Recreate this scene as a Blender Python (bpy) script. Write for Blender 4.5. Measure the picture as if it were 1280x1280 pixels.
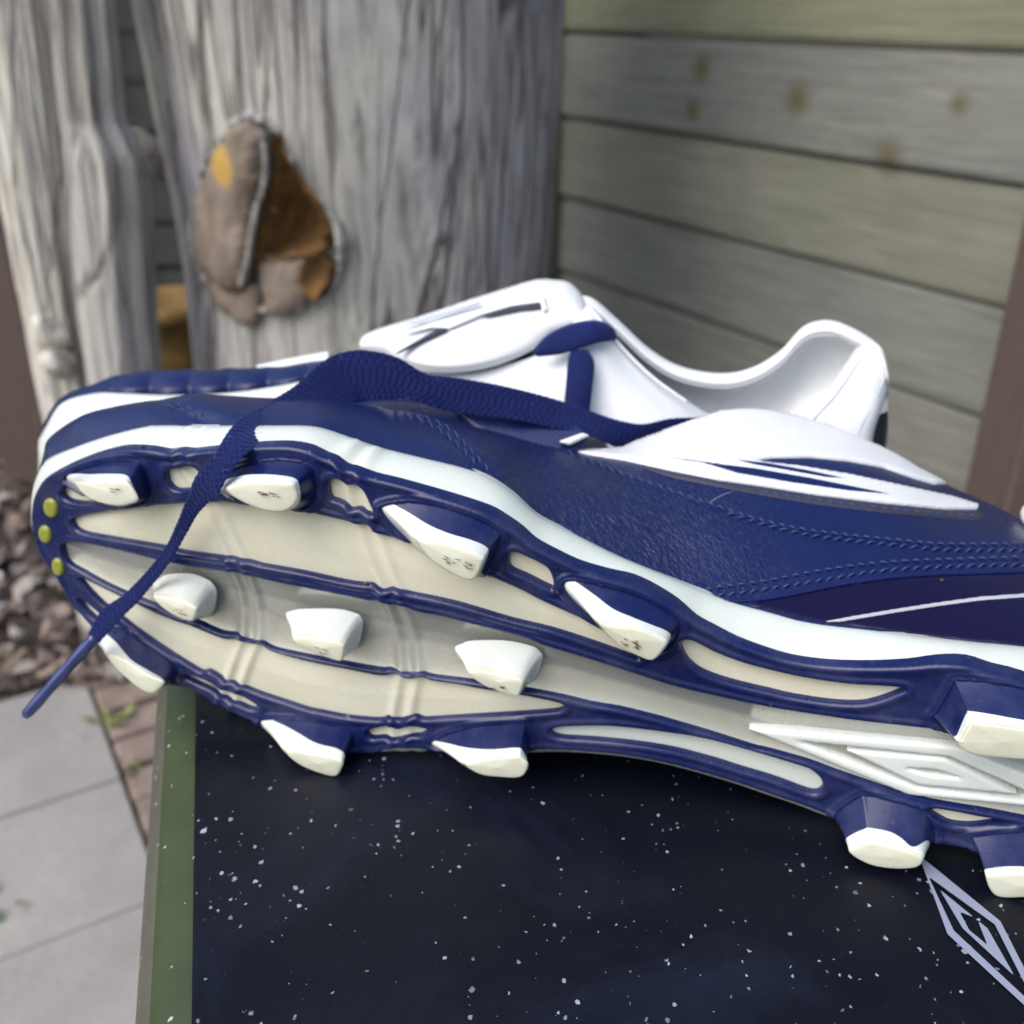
import bpy, bmesh, math, random
import numpy as np
from mathutils import Vector, noise
from mathutils.bvhtree import BVHTree
random.seed(5); rng = np.random.default_rng(5)
for o in list(bpy.data.objects): bpy.data.objects.remove(o)
SC = bpy.context.scene

# ------------------------------------------------------------ camera
FP = 1280.0; PITCH = math.atan(.5)
cam = bpy.data.cameras.new("camera"); co = bpy.data.objects.new("camera", cam)
SC.collection.objects.link(co); SC.camera = co
co.location = (0, 0, .188); co.rotation_euler = (math.pi/2 - PITCH, 0, 0)
cam.sensor_width = 24; cam.sensor_height = 24; cam.sensor_fit = 'HORIZONTAL'; cam.lens = 24
cam.clip_start = .01; cam.clip_end = 200
cam.dof.use_dof = True; cam.dof.focus_distance = .218; cam.dof.aperture_fstop = 11
# ------------------------------------------------------------ sky, sun, exposure
SUN_EL, SUN_AZ = math.radians(50), math.radians(-128)      # broad light from the upper left
W = bpy.data.worlds.new("World"); SC.world = W; W.use_nodes = True
nt = W.node_tree; sky = nt.nodes.new('ShaderNodeTexSky'); sky.sky_type = 'NISHITA'; sky.sun_disc = False
sky.sun_elevation = SUN_EL; sky.sun_rotation = SUN_AZ; sky.air_density = 1.3; sky.dust_density = 3.5
nt.links.new(sky.outputs[0], nt.nodes['Background'].inputs[0]); nt.nodes['Background'].inputs[1].default_value = .11
sl = bpy.data.lights.new("sun", 'SUN'); so = bpy.data.objects.new("sun", sl); SC.collection.objects.link(so)
sl.energy = 1.5; sl.angle = math.radians(60); sl.color = (1, .985, .97)
sd = Vector((math.sin(SUN_AZ)*math.cos(SUN_EL), math.cos(SUN_AZ)*math.cos(SUN_EL), math.sin(SUN_EL)))
so.rotation_euler = sd.to_track_quat('Z', 'Y').to_euler(); so.location = (0, 0, 3)
vs = SC.view_settings; vs.view_transform = 'Standard'; vs.look = 'None'; vs.gamma = 1; vs.exposure = 0.76
vs.use_curve_mapping = False
SC.cycles.use_denoising = True; SC.cycles.max_bounces = 8; SC.cycles.sample_clamp_indirect = 6
# ------------------------------------------------------------ geometry of the place (metres)
fwd = np.array([0, math.cos(PITCH), -math.sin(PITCH)]); upv = np.array([0, math.sin(PITCH), math.cos(PITCH)]); rt = np.array([1., 0, 0])
CAM = np.array([0, 0, .188]); AZ = math.radians(14.4)
BO = np.array([0, .218, 0.]); BU = np.array([math.cos(AZ), -math.sin(AZ), 0]); BV = np.array([0, 0, 1.])
BN = -np.array([math.sin(AZ), math.cos(AZ), 0])            # out of the sole of the lying boot
TOP = -.003; GR = -.58                                     # box top, ground
def ray(X, Y): return rt*((X-640)/FP) - upv*((Y-640)/FP) + fwd
def at_n(X, Y, n):
    d = ray(X, Y); t = ((BO-CAM) @ BN + n)/(d @ BN); w = CAM + d*t - BO
    return np.array([w @ BU, w @ BV, n])
def at_z(X, Y, z): d = ray(X, Y); return CAM + d*((z-CAM[2])/d[2])
def at_y(X, Y, y): d = ray(X, Y); return CAM + d*(y/d[1])
def at_d(X, Y, dep): return CAM + ray(X, Y)*dep
def boot(p): p = np.asarray(p); return BO + p[..., 0:1]*BU + p[..., 1:2]*BV + p[..., 2:3]*BN
def to_px(w):
    w = np.asarray(w) - CAM; z = w @ fwd
    return np.stack([640 + FP*(w @ rt)/z, 640 - FP*(w @ upv)/z], -1)
def gsurf(U, V):                                           # toe spring and arch of the sole
    t = np.clip((-.055-U)/.08, 0, 2)
    a = np.exp(-((U-.055)/.035)**2)
    return -.009*t**1.8 - .003*a - .006*np.clip((np.abs(V-.045)-.03)/.02, 0, 1.2)**2*0
def at_sole(X, Y, h=.0008):
    n = h
    for _ in range(6): p = at_n(X, Y, n); n = float(gsurf(p[0], p[1])) + h
    return p[:2]
# ------------------------------------------------------------ materials
def M(name, col, rough=.5, metal=0, spec=.5, sss=0, nodes=None, coat=0):
    m = bpy.data.materials.new(name); m.use_nodes = True; b = m.node_tree.nodes['Principled BSDF']
    b.inputs['Base Color'].default_value = (*col, 1); b.inputs['Roughness'].default_value = rough
    b.inputs['Metallic'].default_value = metal; b.inputs['Specular IOR Level'].default_value = spec
    if sss:
        b.inputs['Subsurface Weight'].default_value = sss; b.inputs['Subsurface Radius'].default_value = (.004, .0035, .0028); b.inputs['Subsurface Scale'].default_value = 1
    if coat: b.inputs['Coat Weight'].default_value = coat; b.inputs['Coat Roughness'].default_value = .12
    if nodes: nodes(m.node_tree, b)
    return m
def N(t, kind, **kw):
    n = t.nodes.new('ShaderNode'+kind)
    for k, v in kw.items():
        if k.startswith('i_'):
            key = k[2:].replace('_', ' ')
            n.inputs[key].default_value = v
        else: setattr(n, k, v)
    return n
def coords(t, scale=(1, 1, 1), rot=(0, 0, 0)):
    c = N(t, 'TexCoord'); m = N(t, 'Mapping'); t.links.new(c.outputs['Object'], m.inputs[0])
    m.inputs['Scale'].default_value = scale; m.inputs['Rotation'].default_value = rot
    return m.outputs[0]
def noise_tex(t, vec, scale, detail=6, rough=.6, dist=0):
    n = N(t, 'TexNoise'); n.inputs['Scale'].default_value = scale; n.inputs['Detail'].default_value = detail
    n.inputs['Roughness'].default_value = rough; n.inputs['Distortion'].default_value = dist
    if vec is not None: t.links.new(vec, n.inputs['Vector'])
    return n.outputs[0]
def ramp(t, fac, stops):
    r = N(t, 'ValToRGB'); e = r.color_ramp.elements
    while len(e) < len(stops): e.new(.5)
    for el, (p, c) in zip(e, stops): el.position = p; el.color = (*c, 1) if len(c) == 3 else c
    t.links.new(fac, r.inputs[0]); return r.outputs[0]
def bump(t, b, h, strength=.3, dist=.001, prev=None):
    n = N(t, 'Bump'); n.inputs['Strength'].default_value = strength; n.inputs['Distance'].default_value = dist
    t.links.new(h, n.inputs['Height'])
    if prev: t.links.new(prev, n.inputs['Normal'])
    t.links.new(n.outputs[0], b.inputs['Normal']); return n.outputs[0]
def mix(t, fac, a, b, mode='MIX'):
    n = N(t, 'Mix', data_type='RGBA', blend_type=mode)
    for s, v in ((n.inputs[0], fac), (n.inputs[6], a), (n.inputs[7], b)):
        if isinstance(v, (int, float)): s.default_value = v
        elif isinstance(v, tuple): s.default_value = (*v, 1)
        else: t.links.new(v, s)
    return n.outputs[2]
def math_n(t, op, a, b=None, clamp=False):
    n = N(t, 'Math', operation=op, use_clamp=clamp)
    for s, v in zip(n.inputs, (a, b)):
        if v is None: continue
        if isinstance(v, (int, float)): s.default_value = v
        else: t.links.new(v, s)
    return n.outputs[0]
def plastic(base, grime, amount, scale=55):
    def f(t, b):
        v = coords(t); n = noise_tex(t, v, scale, 8, .65)
        c = ramp(t, n, [(.45, base), (.78, tuple(x*(1-amount)+g*amount for x, g in zip(base, grime)))])
        sp = noise_tex(t, v, 900, 2, .5); s2 = ramp(t, sp, [(.70, (0, 0, 0)), (.76, (1, 1, 1))])
        c = mix(t, math_n(t, 'MULTIPLY', s2, .35), c, grime)
        t.links.new(c, b.inputs['Base Color'])
        r = ramp(t, noise_tex(t, v, 140, 6), [(.3, (.15,)*3), (.75, (.34,)*3)]); t.links.new(r, b.inputs['Roughness'])
        bump(t, b, noise_tex(t, v, 700, 4), .12, .0003)
    return f
NAVY = (.006, .012, .074)
m_navy_pl = M('navy_rubber', NAVY, .34, spec=.38, nodes=plastic(NAVY, (.13, .14, .24), .28))
m_cream = M('cream_plastic', (.66, .66, .54), .38, sss=.12, nodes=plastic((.68, .665, .54), (.54, .50, .33), .5, 30))
m_pearl = M('pearl_grey_plastic', (.36, .37, .33), .42, metal=.45, nodes=plastic((.46, .47, .43), (.36, .36, .29), .4, 25))
m_white_pl = M('white_plastic', (.78, .80, .76), .33, sss=.25, nodes=plastic((.68, .72, .70), (.58, .57, .42), .35, 40))
m_side = M('milky_plastic', (.72, .76, .70), .33, sss=.25, nodes=plastic((.60, .65, .61), (.56, .55, .42), .25, 30))
m_tip = M('yellowed_plastic', (.66, .67, .56), .4, sss=.15, nodes=plastic((.67, .68, .57), (.50, .47, .27), .45, 60))
m_yellow = M('yellow_dot_plastic', (.24, .26, .035), .35)
def leather(col, hi, wr):
    def f(t, b):
        v = coords(t); n = noise_tex(t, v, 45, 6, .6)
        t.links.new(ramp(t, n, [(.35, col), (.8, hi)]), b.inputs['Base Color'])
        t.links.new(ramp(t, noise_tex(t, v, 120, 5), [(.3, (.24,)*3), (.8, (.44,)*3)]), b.inputs['Roughness'])
        vo = N(t, 'TexVoronoi', feature='DISTANCE_TO_EDGE'); vo.inputs['Scale'].default_value = 900; t.links.new(v, vo.inputs['Vector'])
        g = ramp(t, vo.outputs[0], [(0, (0,)*3), (.25, (1,)*3)])
        p = bump(t, b, g, .2 if wr or col[0] > .5 else .14, .0003)
        if wr:                                             # flex wrinkles across the instep
            wv = coords(t, (1, 1, 1), (0, math.radians(38), 0)); mp = N(t, 'Mapping'); t.links.new(wv, mp.inputs[0]); mp.inputs['Scale'].default_value = (4.2, 1.6, .6)
            w = noise_tex(t, mp.outputs[0], 300, 4, .55, .8)
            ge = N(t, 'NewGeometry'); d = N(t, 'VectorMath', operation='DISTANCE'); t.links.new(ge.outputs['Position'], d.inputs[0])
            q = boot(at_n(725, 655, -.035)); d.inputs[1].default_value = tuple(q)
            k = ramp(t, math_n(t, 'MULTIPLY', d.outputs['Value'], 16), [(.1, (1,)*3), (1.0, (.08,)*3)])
            bn = N(t, 'Bump'); bn.inputs['Distance'].default_value = .0015; t.links.new(w, bn.inputs['Height']); t.links.new(p, bn.inputs['Normal'])
            t.links.new(math_n(t, 'MULTIPLY', k, .9), bn.inputs['Strength'])
            ridge_glint = math_n(t, 'MULTIPLY', k, ramp(t, w, [(.50, (0,)*3), (.68, (.55,)*3)]))  # mottled highlights on the wrinkle ridges, painted into the leather colour
            t.links.new(mix(t, ridge_glint, ramp(t, n, [(.35, col), (.8, hi)]), (.030, .050, .13)), b.inputs['Base Color']); t.links.new(bn.outputs[0], b.inputs['Normal'])
    return f
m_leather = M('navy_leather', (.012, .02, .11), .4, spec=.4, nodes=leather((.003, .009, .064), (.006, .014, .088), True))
m_quarter = M('navy_leather_smooth', (.012, .02, .12), .42, spec=.4, nodes=leather((.0035, .010, .074), (.006, .013, .095), False))
m_gloss = M('dark_gloss_plastic', (.006, .004, .032), .2, spec=.28)
m_white_le = M('white_leather', (.74, .76, .78), .45, nodes=leather((.74, .76, .78), (.69, .71, .73), False))
m_thread = M('blue_thread', (.020, .036, .135), .6)
m_piping = M('dark_edge', (.03, .03, .055), .6)
m_line = M('silver_line', (.42, .43, .48), .35)
m_lacem = M('navy_cotton', (.008, .016, .15), .85, spec=.25)
m_aglet = M('clear_blue_plastic', (.035, .05, .17), .2, coat=.6)
m_dark = M('black_heel_and_shade', (.006, .006, .01), .7)  # rear heel black, also the painted shade under the tongue flap
m_dirt = M('brown_dirt', (.10, .06, .025), .9)

# ------------------------------------------------------------ object helpers
def link(o, parent=None):
    SC.collection.objects.link(o)
    if parent is not None: o.parent = parent
    return o
def wloc(o):
    v = np.zeros(3)
    while o is not None: v += np.array(o.location); o = o.parent
    return v
def mk(name, verts, faces, mat, parent=None, smooth=True, label=None, **tags):
    v = np.asarray(verts, float).reshape(-1, 3) - (wloc(parent) if parent is not None else 0)
    me = bpy.data.meshes.new(name); me.from_pydata(v.tolist(), [], [list(map(int, f)) for f in faces])
    if smooth: me.shade_smooth()
    for m in (mat if isinstance(mat, (list, tuple)) else [mat]): me.materials.append(m)
    me.update(); o = bpy.data.objects.new(name, me); link(o, parent)
    if label: o['label'] = label
    for k, x in tags.items(): o[k] = x
    return o
def empty(name, loc, label, cat, group=None):
    o = bpy.data.objects.new(name, None); o.location = loc; o.empty_display_size = .02; link(o)
    o['label'] = label; o['category'] = cat
    if group: o['group'] = group
    return o
def fix_normals(o):
    bm = bmesh.new(); bm.from_mesh(o.data); bmesh.ops.recalc_face_normals(bm, faces=bm.faces); bm.to_mesh(o.data); bm.free()
def cr(pts, n, closed=False):                              # Catmull-Rom resample, n points per span
    P = np.asarray(pts, float); m = len(P); out = []
    for i in range(m if closed else m-1):
        a, b, c, d = (P[(i-1) % m], P[i], P[(i+1) % m], P[(i+2) % m]) if closed else (P[max(i-1, 0)], P[i], P[i+1], P[min(i+2, m-1)])
        t = (np.arange(n)/n)[:, None]
        k = .5
        out.append(b + t*(k*(c-a)) + t*t*(2*k*a - (3-k)*b + (3-2*k)*c - k*d) + t**3*(-k*a + (2-k)*b + (k-2)*c + k*d))
    if not closed: out.append(P[-1:])
    return np.concatenate(out)
def even(pts, n):
    P = np.asarray(pts, float); s = np.r_[0, np.cumsum(np.linalg.norm(np.diff(P, axis=0), axis=1))]
    q = np.linspace(0, s[-1], n); return np.stack([np.interp(q, s, P[:, k]) for k in range(P.shape[1])], -1)
def grid_faces(r, c, wrap=False, off=0, flip=False):
    f = []
    for i in range(r-1):
        for j in range(c if wrap else c-1):
            k = (j+1) % c; q = [off+i*c+j, off+i*c+k, off+(i+1)*c+k, off+(i+1)*c+j]
            f.append(q[::-1] if flip else q)
    return f
def inside_dist(P, poly):                                  # positive inside
    A = np.asarray(poly); B = np.roll(A, -1, 0); D = B-A; L = (D*D).sum(1)+1e-18
    out = np.empty(len(P))
    for s in range(0, len(P), 20000):
        Q = P[s:s+20000]; R = Q[:, None]-A[None]
        t = np.clip((R*D).sum(-1)/L, 0, 1); E = R-t[..., None]*D
        d = np.sqrt((E*E).sum(-1).min(1))
        y0, y1 = A[:, 1], B[:, 1]; yq = Q[:, 1:2]
        cond = (y0 > yq) != (y1 > yq)
        xi = A[:, 0] + (yq-y0)*D[:, 0]/np.where(D[:, 1] == 0, 1e-18, D[:, 1])
        ins = (cond & (Q[:, 0:1] < xi)).sum(1) % 2 == 1
        out[s:s+20000] = np.where(ins, d, -d)
    return out
def clip_grid(fn, x0, x1, y0, y1, st):
    nx, ny = int((x1-x0)/st)+2, int((y1-y0)/st)+2
    xs = x0+np.arange(nx)*st; ys = y0+np.arange(ny)*st
    G = np.stack(np.meshgrid(xs, ys, indexing='ij'), -1).reshape(-1, 2); F = fn(G)
    F = np.where(np.abs(F) < st*.02, st*.02, F)
    ins = F > 0; idx = {}; pts = []; faces = []; edges = []
    def vid(k):
        if k not in idx: idx[k] = len(pts); pts.append(G[k])
        return idx[k]
    def eid(a, b):
        k = (a, b) if a < b else (b, a)
        if k not in idx:
            t = F[k[0]]/(F[k[0]]-F[k[1]]); idx[k] = len(pts); pts.append(G[k[0]]+(G[k[1]]-G[k[0]])*t)
        return idx[k]
    I = ins.reshape(nx, ny); cnt = I[:-1, :-1].astype(int)+I[1:, :-1]+I[:-1, 1:]+I[1:, 1:]
    for i, j in zip(*np.nonzero(cnt)):
        c = [i*ny+j, (i+1)*ny+j, (i+1)*ny+j+1, i*ny+j+1]
        if cnt[i, j] == 4: faces.append([vid(k) for k in c]); continue
        f = []; cross = []
        for a, b in zip(c, c[1:]+c[:1]):
            if ins[a]: f.append(vid(a))
            if ins[a] != ins[b]: e = eid(a, b); f.append(e); cross.append((e, ins[a]))
        faces.append(f)
        if len(cross) == 2:
            (e0, a0), (e1, a1) = cross
            edges.append((e0, e1) if a0 else (e1, e0))
    return np.array(pts), faces, edges
def patch(name, mat, parent, fn, box, st, place, skirt=None, **kw):
    """piece with a clipped outline; place(points2d, dist)->world; skirt(points2d)->world rim underneath"""
    P, F, E = clip_grid(fn, *box, st); d = np.maximum(fn(P), 0)
    V = place(P, d); V = np.asarray(V)
    if skirt is not None and E:
        rim = sorted({a for e in E for a in e}); rm = {a: len(P)+k for k, a in enumerate(rim)}
        V = np.concatenate([V, skirt(P[rim])]); F = F+[[a, rm[a], rm[b], b] for a, b in E]
    o = mk(name, V, F, mat, parent, **kw); fix_normals(o); return o
def rnd(d, r, h): q = np.clip(r-d, 0, r); return h - r + np.sqrt(np.maximum(r*r-q*q, 0))
def bbox(poly, pad=0): a = np.min(poly, 0)-pad; b = np.max(poly, 0)+pad; return a[0], b[0], a[1], b[1]
def tube(path, rad, seg=8, cap=True):
    P = np.asarray(path, float); n = len(P); R = np.broadcast_to(np.asarray(rad, float), (n,))
    T = np.gradient(P, axis=0); T /= np.linalg.norm(T, axis=1)[:, None]+1e-12
    u = np.cross(T[0], [.3, .2, 1]); u /= np.linalg.norm(u); V = []
    for i in range(n):
        u = u-T[i]*(u @ T[i]); u /= np.linalg.norm(u); w = np.cross(T[i], u)
        for k in range(seg):
            a = 2*math.pi*k/seg; V.append(P[i]+R[i]*(math.cos(a)*u+math.sin(a)*w))
    F = grid_faces(n, seg, True)
    if cap: F += [list(range(seg))[::-1], list(range((n-1)*seg, n*seg))]
    return V, F
class Bag:
    def __init__(s): s.v = []; s.f = []
    def add(s, V, F): o = len(s.v); s.v += list(V); s.f += [[a+o for a in f] for f in F]
def box_vf(c, sx, sy, sz, ax=(1, 0, 0), bev=0):
    a = np.array(ax, float); a /= np.linalg.norm(a); b = np.array([-a[1], a[0], 0]); z = np.array([0, 0, 1.])
    V = [np.array(c)+a*sx*i/2+b*sy*j/2+z*sz*k/2 for i in (-1, 1) for j in (-1, 1) for k in (-1, 1)]
    F = [[0, 1, 3, 2], [4, 6, 7, 5], [0, 4, 5, 1], [2, 3, 7, 6], [0, 2, 6, 4], [1, 5, 7, 3]]
    return V, F
def bevel(o, w, seg=2):
    m = o.modifiers.new('bevel', 'BEVEL'); m.width = w; m.segments = seg; m.limit_method = 'ANGLE'

# ================================================================= BOOT LYING ON ITS SIDE
bootA = empty('football_boot', tuple(boot(np.array([0, .0, -.04]))), 'navy boot lying on its side on the shoebox, with its studded sole facing forward', 'football boot', 'pair of football boots')
OUT_T = [(45,617),(57,598),(80,584),(105,573),(130,565),(155,560),(185,561),(208,565),(222,563),(240,564),(262,562),(300,559),(330,557),(360,557),(385,562),(405,571),(419,576),(432,585),(445,588),(465,596),(490,602),(520,610),(555,620),(590,631),(615,641),(635,654),(650,665),(668,680),(690,692),(722,707),(760,719),(790,727),(820,740),(847,756),(870,775),(892,787),(922,802),(960,816),(992,825),(1035,831),(1085,833),(1135,832),(1172,829),(1210,831),(1242,839),(1280,848),(1330,868),(1380,900),(1408,945),(1408,1000),(1385,1050),(1345,1082),(1300,1082),(1262,1072),(1230,1064),(1195,1057),(1169,1051),(1120,1040),(1080,1033),(1042,1020),(1000,1004),(967,993),(930,980),(880,965),(830,952),(780,943),(730,938),(690,936),(640,937),(590,939),(548,937),(510,934),(482,936),(466,941),(420,938),(370,926),(335,911),(322,903),(305,896),(285,885),(270,879),(258,870),(242,862),(225,857),(200,847),(160,824),(130,800),(115,782),(100,765),(87,750),(75,727),(57,702),(46,680),(41,655),(41,635)]
A_ = [(91,652),(96,647),(105,644),(135,639),(170,634),(225,629),(262,627),(295,628),(340,632),(370,637),(395,642),(417,647),(430,650),(438,652),(447,655),(462,657),(467,664),(485,670),(507,675),(560,694),(605,716),(650,736),(677,750),(715,767),(752,785),(785,806),(800,822),(777,815),(740,802),(690,786),(640,774),(580,756),(542,747),(512,741),(492,735),(480,737),(465,730),(457,730),(430,726),(380,715),(330,706),(322,704),(305,699),(295,698),(284,695),(272,695),(230,689),(210,684),(170,677),(135,671),(102,664)]
B_ = [(79,682),(84,678),(92,677),(125,682),(165,691),(200,700),(242,709),(275,713),(295,715),(320,721),(350,728),(380,734),(430,744),(460,750),(470,750),(487,755),(505,757),(522,764),(555,770),(592,780),(650,795),(677,805),(727,820),(765,832),(802,844),(840,856),(890,868),(960,883),(1010,891),(1072,900),(1135,907),(1175,912),(1230,920),(1290,932),(1350,952),(1378,985),(1365,1020),(1330,1030),(1280,1022),(1235,1013),(1185,1005),(1150,998),(1115,988),(1080,976),(1045,964),(1010,951),(960,937),(942,933),(892,917),(855,906),(820,896),(775,885),(740,879),(702,870),(655,861),(590,851),(542,845),(525,840),(510,842),(487,836),(475,836),(430,828),(372,817),(342,810),(325,801),(310,800),(297,792),(285,791),(270,787),(242,774),(217,765),(190,754),(160,742),(130,728),(105,714),(86,702)]
C_ = [(101,723),(108,723),(117,728),(150,744),(175,756),(205,770),(242,783),(280,798),(295,798),(310,803),(327,805),(342,814),(385,826),(430,835),(477,844),(495,841),(510,848),(527,845),(540,850),(575,855),(600,860),(650,868),(687,875),(704,880),(703,885),(690,888),(650,891),(600,894),(550,897),(530,898),(520,894),(510,895),(500,899),(485,895),(475,899),(437,896),(400,889),(385,886),(355,876),(325,866),(308,859),(290,852),(282,850),(262,838),(252,839),(230,826),(205,810),(172,787),(150,770),(130,755),(115,740)]
WIN = [
 [(79,612),(87,607),(105,617),(122,622),(110,628),(90,626),(80,620)],
 [(209,588),(222,586),(240,583),(249,590),(258,606),(245,610),(222,612),(211,603)],
 [(411,604),(413,600),(419,598),(427,600),(435,606),(445,606),(454,612),(462,628),(467,641),(459,639),(450,635),(440,635),(434,630),(422,625),(414,622),(411,612)],
 [(637,693),(643,690),(651,692),(680,706),(689,717),(692,733),(686,733),(660,720),(640,711),(636,703)],
 [(851,802),(858,799),(870,802),(895,815),(927,827),(960,836),(1005,846),(1060,854),(1110,857),(1131,860),(1120,866),(1095,875),(1072,879),(1035,877),(990,870),(960,863),(922,854),(890,844),(870,834),(857,820)],
 [(688,914),(695,909),(717,907),(767,907),(830,914),(880,922),(930,935),(1000,956),(1015,962),(1026,973),(1028,984),(1020,990),(1005,987),(967,973),(930,962),(892,950),(842,937),(792,929),(742,924),(700,921)],
 [(1156,1009),(1185,1012),(1222,1019),(1266,1027),(1242,1028),(1215,1031),(1190,1029),(1175,1022)],
 [(460,914),(472,909),(487,907),(499,911),(512,907),(532,910),(534,913),(525,919),(510,919),(497,924),(482,921),(464,922)],
 [(231,843),(245,845),(260,851),(275,860),(295,866),(310,873),(325,884),(315,886),(300,880),(282,872),(265,862),(245,853),(234,848)],
 [(99,747),(107,751),(124,765),(142,781),(134,783),(118,772),(106,760)]]
def s2(poly, n=4): return np.array([at_sole(x, y) for x, y in cr(poly, n, True)])
O2, A2, B2, C2 = s2(OUT_T, 3), s2(A_, 3), s2(B_, 3), s2(C_, 3); W2 = [s2(w) for w in WIN]
def line_uv(pts): return np.array([at_sole(x, y) for x, y in pts])
G1 = line_uv([(222,545),(232,585),(268,640),(296,705),(312,798),(288,862),(280,880)])[::-1]
G2 = line_uv([(430,560),(440,600),(450,640),(488,738),(511,840),(499,905),(499,930)])[::-1]
def grooves(P, amp=1.0):
    h = np.zeros(len(P))
    for G in (G1, G2):
        u = np.interp(P[:, 1], G[:, 1], G[:, 0])
        for s in (-.0024, .0024): h += np.exp(-((P[:, 0]-u-s)/.0013)**2)
    return h*amp
def sole_pt(P, h): return boot(np.stack([P[:, 0], P[:, 1], gsurf(P[:, 0], P[:, 1])+h], -1))
holes = [A2, B2, C2]+W2
def d_frame(P):
    d = inside_dist(P, O2)
    for H in holes:
        b = bbox(H, .006); m = (P[:, 0] > b[0]) & (P[:, 0] < b[1]) & (P[:, 1] > b[2]) & (P[:, 1] < b[3])
        d[m] = np.minimum(d[m], -inside_dist(P[m], H))
    return d
# raised outlines that run round the foot of each stud are worked into the frame as well
STUDS = [  # foot outline, tip outline, share of the height where the white starts (per point), label
 ([(82,597),(105,583),(135,576),(168,574),(181,583),(190,617),(178,629),(150,631),(112,619)],
  [(92,604),(108,604),(130,601),(153,602),(163,608),(172,624),(164,630),(145,633),(112,624)], [.02,.45,.62,.68,.85,.9,.7,.4,.1]),
 ([(272,607),(285,590),(310,579),(350,573),(385,578),(396,592),(396,626),(371,637),(320,631),(285,618)],
  [(283,612),(297,606),(315,603),(340,603),(362,605),(368,611),(371,626),(357,639),(332,639),(300,626)], [.05,.4,.56,.66,.7,.74,.8,.6,.3,.1]),
 ([(476,636),(484,628),(515,624),(555,630),(600,646),(624,660),(628,673),(609,714),(590,720),(540,700),(500,665)],
  [(521,677),(527,676),(540,678),(558,681),(583,689),(599,697),(603,704),(594,723),(582,725),(560,715),(538,700)], [.0,.02,.5,.68,.66,.62,.62,.5,.3,.1,0]),
 ([(704,733),(712,722),(752,728),(795,740),(830,757),(852,776),(846,800),(826,816),(800,812),(760,785),(725,758)],
  [(748,780),(755,781),(770,783),(787,785),(809,791),(832,802),(829,813),(816,826),(800,822),(778,811),(760,795)], [0,.06,.54,.68,.7,.63,.6,.4,.2,.05,0]),
 ([(1163,894),(1170,886),(1190,851),(1199,846),(1270,852),(1320,870),(1345,895),(1340,925),(1280,932),(1190,914)],
  [(1197,928),(1201,925),(1213,907),(1219,905),(1260,909),(1305,918),(1335,930),(1328,947),(1275,950),(1215,943)], [.85,.82,.72,.72,.78,.75,.7,.6,.7,.8]),
 ([(117,796),(128,785),(160,789),(200,813),(221,831),(224,846),(205,857),(170,843),(138,820)],
  [(134,822),(141,820),(160,829),(185,843),(201,850),(204,856),(190,867),(172,860),(152,843)], [0,.2,.8,.86,.9,.9,.8,.3,.05]),
 ([(324,903),(334,896),(385,898),(432,907),(444,918),(440,936),(425,943),(380,936),(345,922)],
  [(358,943),(366,939),(392,943),(418,948),(428,953),(426,962),(419,971),(398,967),(375,957)], [0,.08,.62,.7,.74,.8,.6,.3,.1]),
 ([(537,927),(560,914),(600,904),(650,901),(659,906),(662,936),(640,945),(590,941),(555,936)],
  [(581,957),(592,953),(615,948),(645,946),(653,949),(660,957),(651,972),(620,972),(598,968)], [0,.5,.74,.74,.74,.8,.6,.3,.1]),
 ([(191,736),(197,728),(208,722),(235,721),(253,727),(262,734),(266,745),(262,766),(252,773),(222,768),(200,754)],
  [(191,748),(197,746),(206,747),(222,750),(236,755),(243,759),(246,763),(243,773),(238,777),(222,772),(204,761)], None),
 ([(358,772),(366,767),(380,765),(418,765),(440,770),(447,775),(449,785),(444,808),(436,814),(400,806),(372,790)],
  [(366,801),(372,798),(380,797),(402,799),(420,803),(427,806),(430,810),(428,824),(423,827),(400,820),(376,809)], None),
 ([(570,815),(578,809),(592,805),(630,805),(660,811),(671,818),(674,826),(668,846),(658,854),(615,848),(585,832)],
  [(585,842),(592,839),(602,839),(625,844),(643,848),(651,851),(654,856),(650,867),(645,871),(618,864),(597,853)], None),
 ([(1041,1016),(1073,991),(1085,990),(1125,997),(1158,1010),(1170,1038),(1160,1056),(1110,1050),(1060,1035)],
  [(1062,1066),(1080,1056),(1090,1054),(1115,1059),(1140,1066),(1154,1074),(1146,1085),(1115,1087),(1085,1081)], [.68,.7,.7,.72,.88,.4,.5,.6,.66]),
 ([(1214,1046),(1222,1040),(1280,1035),(1325,1045),(1335,1068),(1318,1080),(1280,1082),(1237,1078)],
  [(1233,1100),(1240,1094),(1280,1092),(1310,1096),(1320,1108),(1308,1121),(1280,1123),(1246,1121)], [.84,.84,.86,.84,.8,.7,.7,.8])]
foot2 = [s2(s[0], 5) for s in STUDS]
def frame_h(P, d):
    h = rnd(d, .0011, .0018) - .0005*np.clip((d-.0014)/.0012, 0, 1)
    h += grooves(P)*.0007*np.exp(-(np.maximum(d-.0008, 0)/.0024)**2)*np.clip(d/.0009, .25, 1)
    for f in foot2:
        b = bbox(f, .006); m = (P[:, 0] > b[0]) & (P[:, 0] < b[1]) & (P[:, 1] > b[2]) & (P[:, 1] < b[3])
        if m.any(): e = -inside_dist(P[m], f); h[m] += .0006*np.exp(-((e-.0011)/.0005)**2) + .0011*np.clip(1-np.abs(e)/.0009, 0, 1)
    return h
bx = bbox(O2, .001)
patch('outsole_frame', m_navy_pl, bootA, d_frame, bx, .00042, lambda P, d: sole_pt(P, frame_h(P, d)), lambda P: sole_pt(P, np.full(len(P), -.0035)), label='moulded navy frame of the sole with ribs around its pale windows')
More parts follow.
